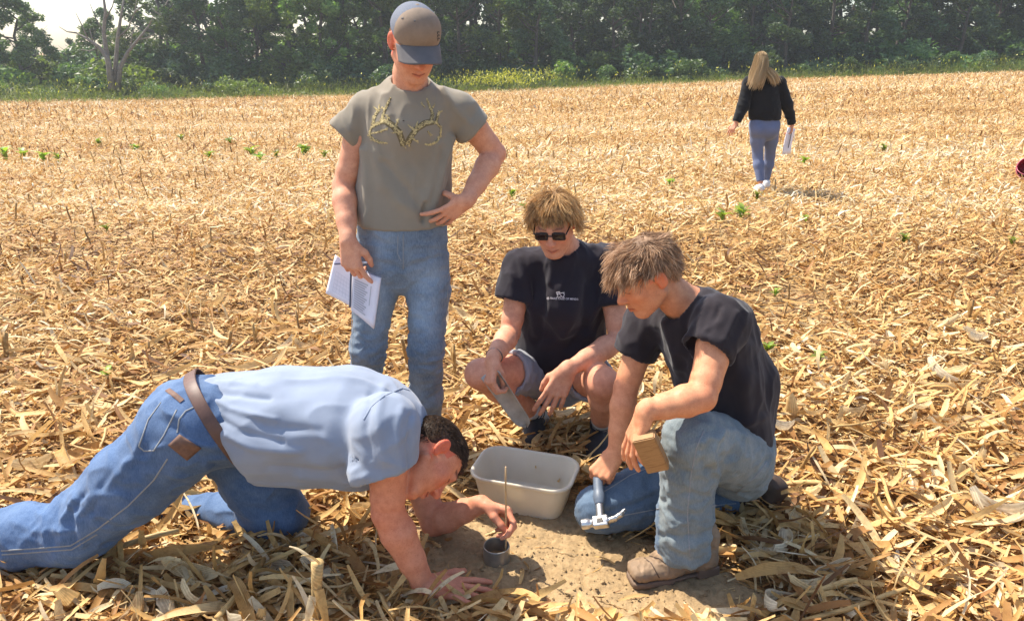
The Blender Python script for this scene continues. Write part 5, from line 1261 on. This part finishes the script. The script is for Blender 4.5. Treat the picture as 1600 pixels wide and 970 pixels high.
hair_base(cFr, M['hair_light_brown'], manC, .30, cuts=[((0, .055, .05), (0, .75, -.66), .02), ((0, 0, -.02), (0, .75, -1), .01)])

# ------------------------------------------------------------------ D: the man bent down to the ground
DK = 1.07; dFr = Frame(P(671, 713, 2.07), (.365, -.37, -.85), (.69, .72, -.02))
d_neck = P(626, 690, 2.15)
d_sR, d_sL = P(606, 668, 1.97), P(632, 690, 2.34)
d_eR, d_wR = P(606, 800, 1.94), P(662, 912, 1.92)
d_eL, d_wL = P(678, 816, 2.27), P(752, 787, 2.18)
dN = V3(.05, -.10, -1)
d_hR, d_kR, d_aR = P(300, 672, 2.05), P(118, 828, 2.06), P(-70, 850, 2.10)
d_hL, d_kL, d_aL = P(365, 690, 2.28), P(436, 800, 2.28), P(290, 808, 2.42)
S = Solid(); S.grp(head_solid(dFr, d_neck, .066, DK, smile=.6, jaw=1.06), .02)
S.add(cap(d_neck+V3(-.03, 0, 0), d_sR, .065, .06), .03); S.add(cap(d_neck+V3(-.03, 0, 0), d_sL, .065, .06), .03)
AR = Solid(); arm(AR, d_sR, d_eR, d_wR, 1.22)
tD = hand(AR, d_wR+V3(.0, 0, .004), (.97, -.10, -.10), (0, .05, -1), (0, 1, .1), [(2, 6, 4)]*4, (14, 4, -5, -14), [(.6, .75, .1), (.8, .55, .05), (.9, .4, 0)], 1.12)
AL = Solid(); arm(AL, d_sL, d_eL, d_wL, 1.15)
tD2 = hand(AL, d_wL, (.86, -.28, -.12), (.10, -.75, -.62), (.35, -.45, .7), [(46, 46, 22), (52, 56, 28), (58, 60, 30), (62, 62, 30)], (4, 0, -3, -6), [(.8, .05, .55), (.85, -.25, .50), (.8, -.45, .35)], 1.06)
S.grp(AR, .012); S.grp(AL, .012)
def colD(Vt):
    C = ones(Vt); face_colour(dFr, Vt, C, red=.9, stubble=.25, brow=(.14, .1, .09), k=DK); knuckles(Vt, C, [d_eR, d_eL], .06, (1, .75, .72)); return C
manD = person(S, HB, 'skin_red', 'man bent over on hands and knees in blue T-shirt, jeans and brown belt', colD)
S = Solid()
S.tube([P(352, 658, 2.16), P(450, 655, 2.16), P(540, 655, 2.155), P(575, 662, 2.15)], [.196, .205, .205, .19], .06, dN, .76)
S.add(cap(P(400, 690, 2.12), P(560, 705, 2.12), .135, .125), .07)
for sh in (d_sR, d_sL): S.add(cap(d_neck+V3(-.06, 0, .0), sh+V3(-.01, 0, 0), .085, .088), .05)
cfR, cfL = P(600, 738, 1.935), P(655, 760, 2.32)
sleeve(S, d_sR+V3(-.005, 0, 0), cfR, .100, .096, .085, cfR-d_sR+V3(.06, 0, 0), .03); sleeve(S, d_sL, cfL, .09, .085, .074)
S.sub(cap(d_neck+V3(.006, 0, 0), dFr(0, -.02, -.05), .078, .080), .006)
belt_c = P(335, 643, 2.16); belt_n = unit(V3(-.91, -.47, -.42))
S.sub(half(P(330, 641, 2.16), (-.91, -.47, -.42), .36), .008)
foldsD = [([(320, 590), (350, 600), (400, 602)], 4, .006), ([(330, 610), (365, 618), (420, 622)], 4, -.006), ([(340, 630), (375, 645), (430, 655)], 4, .007), ([(345, 655), (380, 675), (440, 690)], 4, -.006), ([(355, 680), (400, 700), (470, 705)], 5, .007), ([(360, 640), (420, 668), (500, 672)], 6, -.004), ([(580, 620), (572, 670), (580, 715)], 5, -.006), ([(600, 605), (590, 650), (600, 720)], 6, .006), ([(470, 745), (530, 755), (570, 745)], 6, .006), ([(420, 730), (500, 738), (560, 725)], 6, -.005), ([(430, 575), (520, 585), (570, 610)], 9, .004), ([(625, 640), (618, 690), (628, 730)], 5, .006), ([(640, 650), (638, 700), (640, 740)], 4, -.006), ([(325, 578), (350, 580), (385, 575)], 3.5, .005), ([(335, 595), (370, 588)], 3, -.004)]
shirtD = solid_obj('t_shirt', S, HC, M['shirt_blue'], manD, folds=[(p_, w_, a_*1.35) for p_, w_, a_ in foldsD], noise=[((4, 8, 8), .0055, None, 0)])
bs = bvh_of(shirtD)
band('sleeve_seam', bs, [(568, 655), (580, 635), (600, 618), (628, 606), (648, 612)], .006, M['shirt_blue'], shirtD)
# jeans
S = Solid(); S.add(cap(P(305, 650, 2.16), P(365, 655, 2.16), .165, .180, dN, .78), .04)
S.add(ell(P(288, 660, 2.06), (.11, .11, .11)), .05); S.add(ell(P(296, 648, 2.26), (.11, .11, .11)), .05)
L1 = Solid(); L1.tube([d_hR, lerp(d_hR, d_kR, .5), lerp(d_hR, d_kR, .9), d_kR], [.132, .122, .104, .100], .04); L1.tube([d_kR, lerp(d_kR, d_aR, .4), d_aR], [.100, .096, .092], .04)
L2 = Solid(); L2.tube([d_hL, lerp(d_hL, d_kL, .5), d_kL], [.13, .115, .098], .04); L2.tube([d_kL, d_aL], [.088, .08], .04)
S.grp(L1, .05); S.grp(L2, .03)
S.sub(half(P(372, 650, 2.16), (.91, .47, .42), .32), .003)
foldsE = [([(135, 770), (112, 800), (118, 850)], 4, -.010), ([(120, 780), (98, 810), (100, 845)], 4, .009), ([(150, 775), (125, 805), (130, 850)], 4, .008), ([(175, 740), (150, 770), (145, 800)], 5, -.006), ([(90, 790), (80, 830), (85, 860)], 5, -.006), ([(200, 720), (170, 760)], 6, .006), ([(230, 650), (220, 700), (190, 740)], 6, .005), ([(290, 700), (340, 730), (380, 735)], 5, -.007), ([(300, 690), (350, 705), (370, 715)], 5, .006), ([(270, 740), (330, 760)], 6, .005), ([(20, 815), (60, 830), (95, 830)], 5, .004), ([(250, 655), (290, 680)], 5, -.004), ([(370, 760), (420, 770), (460, 765)], 6, .006), ([(375, 790), (430, 800)], 6, -.006)]
def colDj(Vt):
    C = ones(Vt); w = np.exp(-(np.linalg.norm(Vt-d_kR, axis=1)/.2)**2)*.25+.25*np.clip(fbm(Vt*6, 3), 0, 1); C *= (1+w)[:, None]
    far = (seg_dist(Vt, [d_hL, d_kL, d_aL]) < seg_dist(Vt, [d_hR, d_kR, d_aR]))[:, None]; return C
jeansD = solid_obj('jeans', S, HC, M['denim_bent'], manD, colDj, foldsE, [((8, 8, 10), .007, None, 0), ((20, 20, 20), .0025, [d_kR, d_aR], .25)])
bd = bvh_of(jeansD)
for pts in ([(2, 860), (60, 856), (110, 852), (150, 828), (200, 790), (240, 750), (262, 716)], [(217, 697), (225, 704), (240, 704), (256, 680), (276, 640)], [(277, 676), (280, 655), (290, 642), (305, 635)], [(217, 697), (232, 655), (252, 628)], [(3, 866), (60, 862), (112, 858), (152, 834)]):
    band('seam', bd, pts, .005, M['denim_stitch'], jeansD)
band('pocket_trim', bd, [(262, 609), (273, 617), (285, 627)], .016, M['leather_patch'], jeansD, .003)
qs = [np.array(q, float) for q in ((281, 677), (315, 699), (293, 718), (263, 694))]; Vt = []; nn_ = []
for j in range(9):
    for i in range(9):
        u_, v_ = i/8, j/8; q = (qs[0]*(1-u_)+qs[1]*u_)*(1-v_)+(qs[3]*(1-u_)+qs[2]*u_)*v_; h = bd.ray_cast(Vector(_c), Vector(ray(*q)).normalized()); Vt.append(np.array(h[0])); nn_.append(np.array(h[1]))
Vt = np.array(Vt)+.005*unit(np.mean(nn_, 0)); lp_ = obj('leather_patch', mesh_np('leather_patch', Vt, np.array([[j*9+i, j*9+i+1, (j+1)*9+i+1, (j+1)*9+i] for j in range(8) for i in range(8)])), M['leather_patch'], jeansD); md = lp_.modifiers.new('s', 'SOLIDIFY'); md.thickness = .003; md.offset = 0
# shoe of the far foot and the near boot lie outside the picture or behind the leg
for an, kn in ((d_aR, d_kR), (d_aL, d_kL)):
    d = unit(an-kn); hp = an+d*.05+V3(0, 0, .05); U, L = shoe_solid(V3(hp[0], hp[1], .18), V3(hp[0]+d[0]*.08, hp[1]+d[1]*.08, -.1), d, .27, sole=.03, tall=.02)
    b = solid_obj('boot', U, .007, M['boot_dark'], manD); solid_obj('sole', L, .007, M['boot_sole'], b)
# belt round the waist
bx = Frame(belt_c, belt_n, (0, 0, 1)); pts = []
bw = bvh_of(jeansD)
n = 64; ring = []
for i in range(n):
    a = i/n*2*math.pi; dv = math.cos(a)*bx.L+math.sin(a)*bx.U; row = []
    for t in (-.019, .019):
        o0 = belt_c+belt_n*t+dv*.5; h = bw.ray_cast(Vector(o0), Vector(-dv)); row.append(np.array(h[0]) if h[0] is not None and (Vector(h[0])-Vector(belt_c)).length < .3 else belt_c+belt_n*t+dv*.15)
    ring.append((row[0], row[1], dv))
rr = np.array([[np.linalg.norm(r[0]-belt_c), np.linalg.norm(r[1]-belt_c)] for r in ring]); 
for _ in range(3): rr = (rr+np.roll(rr, 1, 0)+np.roll(rr, -1, 0))/3
Vt = []; 
for i, (p0, p1, dv) in enumerate(ring):
    m = max(rr[i])
    for t, e in ((-.0190, .000), (-.0190, .0052), (-.0175, .006), (.0175, .006), (.0190, .0052), (.0190, .000)): Vt.append(belt_c+belt_n*t+dv*(m+e-.003))
Fc = [[i*6+j, i*6+j+1, ((i+1) % n)*6+j+1, ((i+1) % n)*6+j] for i in range(n) for j in range(5)]
belt = obj('belt', mesh_np('belt', np.array(Vt), np.array(Fc)), M['leather_belt'], manD)
# hair: short and dark
mk = lambda q: (q[:, 2] > .058-.95*np.clip(-q[:, 1]+.045, 0, .115)) & ~((np.abs(q[:, 0]) > .05) & (np.abs(q[:, 1]+.012) < .032) & (q[:, 2] < .04))
nH = 6500; rt, nn = scalp(dFr, nH, mk, 31); d = nn*.35+np.array([0, .8, -.1]); d[rt[:, 1] < -.02] = nn[rt[:, 1] < -.02]*.35+np.array([0, -.2, -.8]); ln = np.where(rt[:, 2] > .07, .018, .010)*np.random.RandomState(7).uniform(.7, 1.2, nH)
strands('hair', to_world(dFr, rt, DK), dir_world(dFr, d), ln, M['hair_dark'], manD, dFr, g=.05, curl=.12, width=.0015, seg=4, clump=.05, push=skull_push(dFr, .002, DK), seed=13, nclump=700)
hair_base(dFr, M['hair_dark'], manD, .3, DK, (.0785, .0985, .0865), [((0, .045, .055), (0, .70, -.75), .012), ((0, 0, -.02), (0, .85, -1), .01)], .0006)

# ------------------------------------------------------------------ E: the woman walking away
Ye = 9.1
eFr = Frame(P(1188, 97, Ye), (-.05, .98, -.12), (0, .1, 1))
e_neck = P(1192, 117, Ye)
e_sL, e_sR = P(1171, 130, Ye), P(1217, 130, Ye)
e_eL, e_wL = P(1161, 167, Ye-.03), P(1150, 192, Ye-.06)
e_eR, e_wR = P(1230, 165, Ye), P(1238, 195, Ye+.06)
e_hL, e_hR = P(1183, 195, Ye), P(1206, 195, Ye)
e_kL, e_aL = P(1184, 244, Ye+.0), P(1188, 284, Ye-.12)
e_kR, e_aR = P(1203, 243, Ye+.16), P(1197, 282, Ye+.20)
eN = V3(0, 1, .05)
S = Solid(); S.grp(head_solid(eFr, e_neck, .05, .93), .02); S.tube([P(1193, 150, Ye), P(1195, 195, Ye)], [.13, .14], .03, eN, .65)
A1 = Solid(); arm(A1, e_sL, e_eL, e_wL, .9); hand(A1, e_wL, (-.5, -.1, -.85), (.6, .6, -.3), (.2, .8, -.2), RELAX, k=.92)
A2 = Solid(); arm(A2, e_sR, e_eR, e_wR, .9); hand(A2, e_wR, (.0, .1, -1), (-.9, .1, 0), (0, 1, 0), [(40, 60, 30)]*4, k=.92)
S.grp(A1, .012); S.grp(A2, .012)
S.tube([e_hL, e_kL, e_aL], [.07, .045, .034], .02); S.tube([e_hR, e_kR, e_aR], [.07, .045, .034], .02)
woman = person(S, .006, 'skin_fair', 'long-haired blond woman in black hoodie and blue leggings walking away', ones)
S = Solid(); S.tube([P(1194, 148, Ye), P(1195, 175, Ye), P(1196, 195, Ye)], [.178, .178, .178], .05, eN, .68)
for sh in (e_sL, e_sR): S.add(cap(e_neck+V3(0, 0, -.05), sh, .07, .075), .05)
for sh, el, wr in ((e_sL, e_eL, e_wL), (e_sR, e_eR, e_wR)):
    Z = Solid(); d = unit(wr-el); Z.tube([sh, el, wr-d*.01], [.078, .066, .050], .03); Z.sub(half(wr-d*.015, d, .1), .003); S.grp(Z, .02)
S.add(cap(P(1184, 122, Ye-.06), P(1205, 123, Ye-.06), .045, .045), .04)
S.sub(half(P(1195, 187, Ye), (0, 0, -1), .3), .006); S.sub(cap(e_neck+V3(0, 0, .0), eFr(0, 0, 0), .06, .065), .005)
hoodie = solid_obj('hoodie', S, .010, M['hoodie_black'], woman, noise=[((7, 7, 10), .006, None, 0)])
S = Solid(); S.add(cap(P(1195, 190, Ye), P(1195, 200, Ye), .150, .158, eN, .72), .03)
S.add(ell(P(1185, 203, Ye-.05), (.09, .09, .10)), .05); S.add(ell(P(1205, 203, Ye-.05), (.09, .09, .10)), .05)
for hp, kn, an in ((e_hL, e_kL, e_aL), (e_hR, e_kR, e_aR)):
    S.tube([hp, lerp(hp, kn, .5), kn, lerp(kn, an, .35), an], [.098, .082, .060, .062, .042], .03); S.sub(half(an, unit(an-kn), .1), .003)
S.sub(half(P(1195, 180, Ye), (0, 0, 1), .3), .003)
solid_obj('leggings', S, .008, M['leggings'], woman)
for an, dz in ((e_aL, .06), (e_aR, .0)):
    hp = V3(an[0], an[1]-.07, .0); U, L = shoe_solid(hp, hp+V3(.05, 1, 0), (0, 0, 1), .25, sole=.03, tall=.045)
    s_ = solid_obj('shoe', U, .008, M['shoe_white'], woman); solid_obj('sole', L, .008, M['sole_white'], s_)
mk = lambda q: (q[:, 2] > .05-.9*np.clip(-q[:, 1]+.05, 0, .16))
nH = 3500; rt, nn = scalp(eFr, nH, mk, 41, grow=0.0); d = nn*.25+np.array([-.15, -.35, -.7]); ln = np.random.RandomState(8).uniform(.20, .34, nH)
strands('hair', to_world(eFr, rt, .93), dir_world(eFr, d), ln, M['hair_long_blond'], woman, eFr, g=1.6, curl=.12, width=.0045, seg=10, clump=.15, push=skull_push(eFr, .004, .93), seed=15, grav=(-.34, -.10, -1), nclump=160)
nH = 700; rw = np.random.RandomState(4); r0 = np.stack([rw.uniform(-.05, .04, nH), np.full(nH, -.075)+rw.normal(0, .012, nH), rw.uniform(-.10, -.05, nH)], 1)
strands('hair', to_world(eFr, r0, .93), np.tile(V3(.85, -.35, -.25), (nH, 1))+rw.normal(0, .12, (nH, 3)), rw.uniform(.16, .27, nH), M['hair_long_blond'], woman, eFr, g=.55, curl=.12, width=.0045, seg=8, clump=.1, seed=16)
# ================================================================== things they use
def quad_obj(name, cs, mat, parent, thick=.0):
    me = mesh_np(name, np.array(cs), np.array([[0, 1, 2, 3]]), False); o = obj(name, me, mat, parent)
    if thick: md = o.modifiers.new('s', 'SOLIDIFY'); md.thickness = thick; md.offset = -1
    return o
def patch_np(c00, c10, c11, c01, n=10, m=10, bend=None):
    """a sheet between four corners, bend(u, v) lifts it along its normal"""
    nn = unit(np.cross(c10-c00, c01-c00)); Vt = []
    for j in range(m+1):
        for i in range(n+1):
            u, v = i/n, j/m; p = (c00*(1-u)+c10*u)*(1-v)+(c01*(1-u)+c11*u)*v
            Vt.append(p+nn*(bend(u, v) if bend else 0))
    Fc = [[j*(n+1)+i, j*(n+1)+i+1, (j+1)*(n+1)+i+1, (j+1)*(n+1)+i] for j in range(m) for i in range(n)]
    return np.array(Vt), np.array(Fc)
# --- wash tub
tub_c = [G(720, 742, .145), G(769, 697, .145), G(922, 718, .145), G(874, 773, .145)]
ctr = sum(tub_c)/4; ax = unit((tub_c[2]+tub_c[3]-tub_c[0]-tub_c[1])); ay = unit(V3(-ax[1], ax[0], 0)); 
hx = .5*abs((tub_c[2]+tub_c[3]-tub_c[0]-tub_c[1])@ax)/2; hy = .5*abs((tub_c[1]+tub_c[2]-tub_c[0]-tub_c[3])@ay)/2
def rrect(hx, hy, r, n=7):
    o = []
    for (sx, sy, a0) in ((1, 1, 0), (-1, 1, 90), (-1, -1, 180), (1, -1, 270)):
        for i in range(n):
            a = R_(a0+90*i/(n-1)); o.append((sx*(hx-r)+r*math.cos(a), sy*(hy-r)+r*math.sin(a)))
    return o
prof = [(.80, .0, .055), (.815, .004, .058), (.94, .132, .07), (.955, .143, .07), (1.0, .147, .075), (1.01, .143, .075), (1.01, .136, .075), (.995, .134, .075), (.955, .136, .07)]
inner = [(.965, .1465, .07), (.925, .138, .068), (.80, .012, .054), (.78, .006, .052)]
rows = []
for (s_, z, r) in [(.80, .0, .055), (.815, .005, .058), (.945, .128, .07), (.955, .134, .07), (.995, .132, .075), (1.012, .136, .075), (1.012, .143, .075), (1.0, .147, .075), (.955, .1465, .07), (.93, .138, .068), (.80, .014, .054), (.775, .007, .052)]:
    rows.append([ctr*V3(1, 1, 0)+ax*x+ay*y+V3(0, 0, z+.004+(.010*math.sin(min(1, max(0, (abs(x)/(hx*s_)-.55)/.45))*math.pi)**2 if z > .13 else 0)*0) for x, y in rrect(hx*s_, hy*s_, r)])
k = len(rows[0]); Vt = np.array([p for r in rows for p in r]); Fc = [[i*k+j, i*k+(j+1) % k, (i+1)*k+(j+1) % k, (i+1)*k+j] for i in range(len(rows)-1) for j in range(k)]
bm = bmesh.new(); vs = [bm.verts.new(v) for v in Vt]
for f in Fc: bm.faces.new([vs[i] for i in f])
bm.faces.new([vs[(len(rows)-1)*k+j] for j in range(k)]); bm.faces.new([vs[j] for j in range(k)][::-1])
tub = obj('wash_tub', bm_mesh('wash_tub', bm, True), M['bin_plastic']); tag(tub, 'cream plastic wash tub standing on the ground between the men', 'tub')
# --- soil sampling ring and the stick
rc = G(776, 875); n = 40; Vt = []; 
for (r, z) in ((.0455, -.02), (.0455, .060), (.0448, .063), (.0420, .063), (.0413, .060), (.0413, -.02)):
    Vt += [rc+V3(r*math.cos(a), r*math.sin(a), z) for a in np.linspace(0, 2*math.pi, n, endpoint=False)]
Fc = [[i*n+j, i*n+(j+1) % n, (i+1)*n+(j+1) % n, (i+1)*n+j] for i in range(5) for j in range(n)]
ring = obj('sampling_ring', mesh_np('sampling_ring', np.array(Vt), np.array(Fc)), M['ring_steel']); tag(ring, 'open steel ring pressed into the bare soil beside the planted hand', 'ring')
bm = bmesh.new(); bmesh.ops.create_circle(bm, cap_ends=True, radius=.0412, segments=32, matrix=Matrix.Translation(Vector(rc+V3(0, 0, .010))))
fill = obj('soil_fill', bm_mesh('soil_fill', bm), M['soil'], ring)
st0, st1 = rc+V3(.030, -.006, .012), P(791, 729, 2.075)
stick = obj('stick', mesh_np('stick', *tube_np([lerp(st0, st1, t)+V3(.0015*math.sin(5*t), 0, 0) for t in np.linspace(0, 1, 9)], [.0030]*8+[.0026], 8)), M['stick_wood']); tag(stick, 'thin wooden stick held upright in the steel ring', 'stick')
# --- claw hammer
h0, h1 = P(934, 748, 2.275), P(939, 815, 2.14)
hd = unit(h1-h0); hs = unit(V3(-.88, -.25, -.50)); hs = unit(hs-hd*(hs@hd)); hn = np.cross(hd, hs)
R3 = np.array([hs, hn, hd])
S = Solid(); S.add(cap(h0, lerp(h0, h1, .45), .0170, .0190, hn, .8), .01); S.add(cap(lerp(h0, h1, .42), lerp(h0, h1, .60), .0190, .0165, hn, .8), .01)
S.sub(half(lerp(h0, h1, .60), hd, .1), .002)
ham = solid_obj('hammer', S, .003, M['hammer_grip']); tag(ham, 'steel claw hammer with dark blue grip hanging from the kneeling man\'s hand', 'hammer')
S = Solid(); S.add(cap(lerp(h0, h1, .55), h1, .0145, .0165, hn, .7), .004); solid_obj('shaft', S, .003, M['steel'], ham)
S = Solid(); hk = 1.22; S.add(rbox(h1, (.022*hk, .0135*hk, .0155*hk), R3, .004), .004); S.add(cap(h1+hs*.02*hk, h1+hs*.040*hk, .0108*hk), .006); S.add(cap(h1+hs*.040*hk, h1+hs*.054*hk, .0150*hk), .004); S.sub(half(h1+hs*.055*hk, hs, .05), .0015)
pc = [h1-hs*.015*hk, h1-hs*.036*hk-hd*.004, h1-hs*.055*hk-hd*.015, h1-hs*.070*hk-hd*.032]
S.tube(pc, [.0128*hk, .0115*hk, .0098*hk, .006*hk], .006, hd, .62)
S.sub(cap(pc[1]-hs*.014, pc[3]-hs*.03-hd*.02, .0024), .002)
solid_obj('hammer_head', S, .0026, M['hammer_steel'], ham)
S = Solid(); S.add(rbox(h1-hn*.0135*hk, (.012, .0012, .009), R3, .001)); S.add(rbox(h1+hn*.0135*hk, (.012, .0012, .009), R3, .001)); solid_obj('socket_plate', S, .0016, M['steel_dark'], ham)
# --- wood block
wa, wb = P(1004, 677, 1.935), P(1030, 733, 1.955); wd = unit(wb-wa); wx = unit(V3(.80, -.25, .45)); wx = unit(wx-wd*(wx@wd)); wy = np.cross(wd, wx)
bm = bmesh.new(); bmesh.ops.create_cube(bm, size=1.0)
for v in bm.verts: v.co = Vector((v.co.x*.068, v.co.y*.040, v.co.z*.135))
bmesh.ops.bevel(bm, geom=bm.edges[:], offset=.003, segments=2, affect='EDGES')
me = bm_mesh('wood_block', bm, False); blk = obj('wood_block', me, M['wood_block'])
mw = Matrix.Identity(4); 
for i in range(3): mw[i][0], mw[i][1], mw[i][2], mw[i][3] = wx[i], wy[i], wd[i], (lerp(wa, wb, .5))[i]
blk.matrix_world = mw; tag(blk, 'small wooden block held over the knee of the kneeling man', 'block')
# --- trowel blade in the crouching man's hand
ta, tb = P(768, 580, 2.655), P(824, 664, 2.68); td = unit(tb-ta); ts = unit(V3(.75, -.30, .55)); ts = unit(ts-td*(ts@td)); tn = np.cross(td, ts); Vt = []
nu, nv = 12, 16; Ltr = np.linalg.norm(tb-ta)
for j in range(nv+1):
    v = j/nv; w = .044*(1-.15*v)*(1 if v < .8 else math.sqrt(max(.02, 1-((v-.8)/.2)**2)*1)) 
    for i in range(nu+1):
        a = (i/nu*2-1)*1.15; Vt.append(ta+td*v*Ltr+ts*(w*math.sin(a)*1.1)+tn*(.040*(1-math.cos(a)))*(1-.3*v))
Fc = [[j*(nu+1)+i, j*(nu+1)+i+1, (j+1)*(nu+1)+i+1, (j+1)*(nu+1)+i] for j in range(nv) for i in range(nu)]
trw = obj('trowel', mesh_np('trowel', np.array(Vt), np.array(Fc)), M['trowel_steel']); md = trw.modifiers.new('s', 'SOLIDIFY'); md.thickness = .003
tag(trw, 'grey curved metal trowel blade held by the crouching man', 'trowel')
# --- open spiral notebook
n1, n2, n3, n4 = P(551, 418, 2.735), P(596, 434, 2.70), P(585, 513, 2.70), P(549, 484, 2.715)
m1, m2, m3, m4 = P(524, 398, 2.765), P(552, 420, 2.735), P(550, 480, 2.715), P(509, 458, 2.755)
nb = obj('notebook', mesh_np('notebook', *patch_np(n1, n2, n3, n4, 8, 8, lambda u, v: .004*math.sin(u*3.1)*v)), M['paper']); md = nb.modifiers.new('s', 'SOLIDIFY'); md.thickness = .008
tag(nb, 'open spiral notebook hanging from the standing man\'s right hand', 'notebook')
lp = obj('page', mesh_np('page', *patch_np(m1, m2, m3, m4, 8, 8, lambda u, v: .006*math.sin(u*2.6))), M['paper'], nb); md = lp.modifiers.new('s', 'SOLIDIFY'); md.thickness = .003
nrm = unit(np.cross(n2-n1, n4-n1)); nrm = nrm if nrm[1] < 0 else -nrm
qd = lambda a, b, c, d, u, v: (a*(1-u)+b*u)*(1-v)+(d*(1-u)+c*u)*v
def strip(name, a, b, c, d, u0, v0, u1, v1, mat, off=.010):
    quad_obj(name, [qd(a, b, c, d, u0, v0)+nrm*off, qd(a, b, c, d, u1, v0)+nrm*off, qd(a, b, c, d, u1, v1)+nrm*off, qd(a, b, c, d, u0, v1)+nrm*off], mat, nb)
for i in range(13): strip('print_line', n1, n2, n3, n4, .12, .22+i*.052, .62-.05*(i % 3), .22+i*.052+.03, M['print_grey'])
strip('print_line', n1, n2, n3, n4, .71, .22, .74, .62, M['print_grey'])
for i in range(6): strip('table_line', m1, m2, m3, m4, .25, .32+i*.10, .95, .32+i*.10+.012, M['print_light'], .0115)
for i in range(6): strip('table_line', m1, m2, m3, m4, .25+i*.13, .32, .25+i*.13+.014, .82, M['print_light'], .0105)
strip('spine', n1, n2, n3, n4, -.035, .0, .035, .93, M['notebook_dark'], .012)
for i in range(16):
    c = lerp(n1, n2, (i+.5)/16); e = unit(n2-n1); f_ = unit(n4-n1)
    obj('spiral_loop', mesh_np('spiral_loop', *tube_np([c+nrm*.006*math.cos(a)+f_*.006*math.sin(a) for a in np.linspace(0, 6.2832, 11)], .0013, 4, False)), M['spiral_wire'], nb)
p0, p1 = P(550, 411, 2.70), P(573, 410, 2.68)
pen = obj('pen', mesh_np('pen', *tube_np([p0-(p1-p0)*1.2, p0, lerp(p0, p1, .55)], .0042, 10)), M['pen_dark']); tag(pen, 'dark pen with white end above the notebook', 'pen')
obj('pen_end', mesh_np('pen_end', *tube_np([lerp(p0, p1, .5), lerp(p0, p1, .62), p1], [.0046, .0048, .0040], 10)), M['pen_white'], pen)
# --- papers in the walking woman's hand
q = [P(1231, 199, 9.13), P(1242, 201, 9.20), P(1234, 240, 9.20), P(1222, 242, 9.13)]
pap = obj('clipboard', mesh_np('clipboard', *patch_np(*[V3(x) for x in q], 4, 6, lambda u, v: .01*math.sin(v*3))), M['paper']); md = pap.modifiers.new('s', 'SOLIDIFY'); md.thickness = .012
tag(pap, 'white papers carried in the walking woman\'s right hand', 'papers')
nq = unit(np.cross(q[1]-q[0], q[3]-q[0])); nq = nq if nq[1] < 0 else -nq
quad_obj('binding', [qd(*q, .40, .03)+nq*.02, qd(*q, .52, .03)+nq*.02, qd(*q, .52, .75)+nq*.02, qd(*q, .40, .75)+nq*.02], M['notebook_dark'], pap)
# --- red bucket lying at the right edge
bc_ = G(1605, 283); bc_ = bc_+V3(0, 0, .165); bd_ = unit(V3(-.45, -.85, .22)); fb = Frame(bc_, bd_, (0, 0, 1)); Vt = []; n = 32
pr_ = [(.0, -.30), (.115, -.30), (.118, -.29), (.150, 0), (.158, .004), (.160, .016), (.152, .018), (.145, .004), (.112, -.285), (.0, -.288)]
for (r, y) in pr_: Vt += [fb.c+fb.F*y+max(r, 1e-4)*(math.cos(a)*fb.L+math.sin(a)*fb.U) for a in np.linspace(0, 2*math.pi, n, endpoint=False)]
Fc = np.array([[i*n+j, i*n+(j+1) % n, (i+1)*n+(j+1) % n, (i+1)*n+j] for i in range(len(pr_)-1) for j in range(n)])
bk_ = obj('bucket', mesh_np('bucket', np.array(Vt), Fc), M['bucket_red']); tag(bk_, 'red plastic bucket lying on its side in the stubble', 'bucket')
obj('rim', mesh_np('rim', *tube_np([fb.c+fb.F*.016+.157*(math.cos(a)*fb.L+math.sin(a)*fb.U) for a in np.linspace(0, 2*math.pi, n+1)], .006, 6, False)), M['bucket_rim'], bk_)
obj('bail', mesh_np('bail', *tube_np([fb.c+fb.F*(.02+.09*math.sin(a))+.15*(math.cos(a)*fb.L)-.10*math.sin(a)*fb.U for a in np.linspace(0, math.pi, 15)], .004, 6)), M['bucket_rim'], bk_)
# ================================================================== thin summer haze
bm = bmesh.new(); bmesh.ops.create_cube(bm, size=1.0)
for v in bm.verts: v.co = Vector((v.co.x*300, v.co.y*190+70, (v.co.z+.5)*24-7))
hz = obj('haze', bm_mesh('haze', bm)); mt_ = bpy.data.materials.new('haze'); mt_.use_nodes = True; nt_ = mt_.node_tree
nt_.nodes.remove(nt_.nodes['Principled BSDF']); pv = nt_.nodes.new('ShaderNodeVolumePrincipled'); pv.inputs['Density'].default_value = .0009; pv.inputs['Color'].default_value = (.93, .96, 1.0, 1); pv.inputs['Anisotropy'].default_value = .35
nt_.links.new(pv.outputs[0], nt_.nodes['Material Output'].inputs['Volume']); hz.data.materials.append(mt_); tag(hz, 'thin pale haze over the whole field', 'haze', kind='stuff')
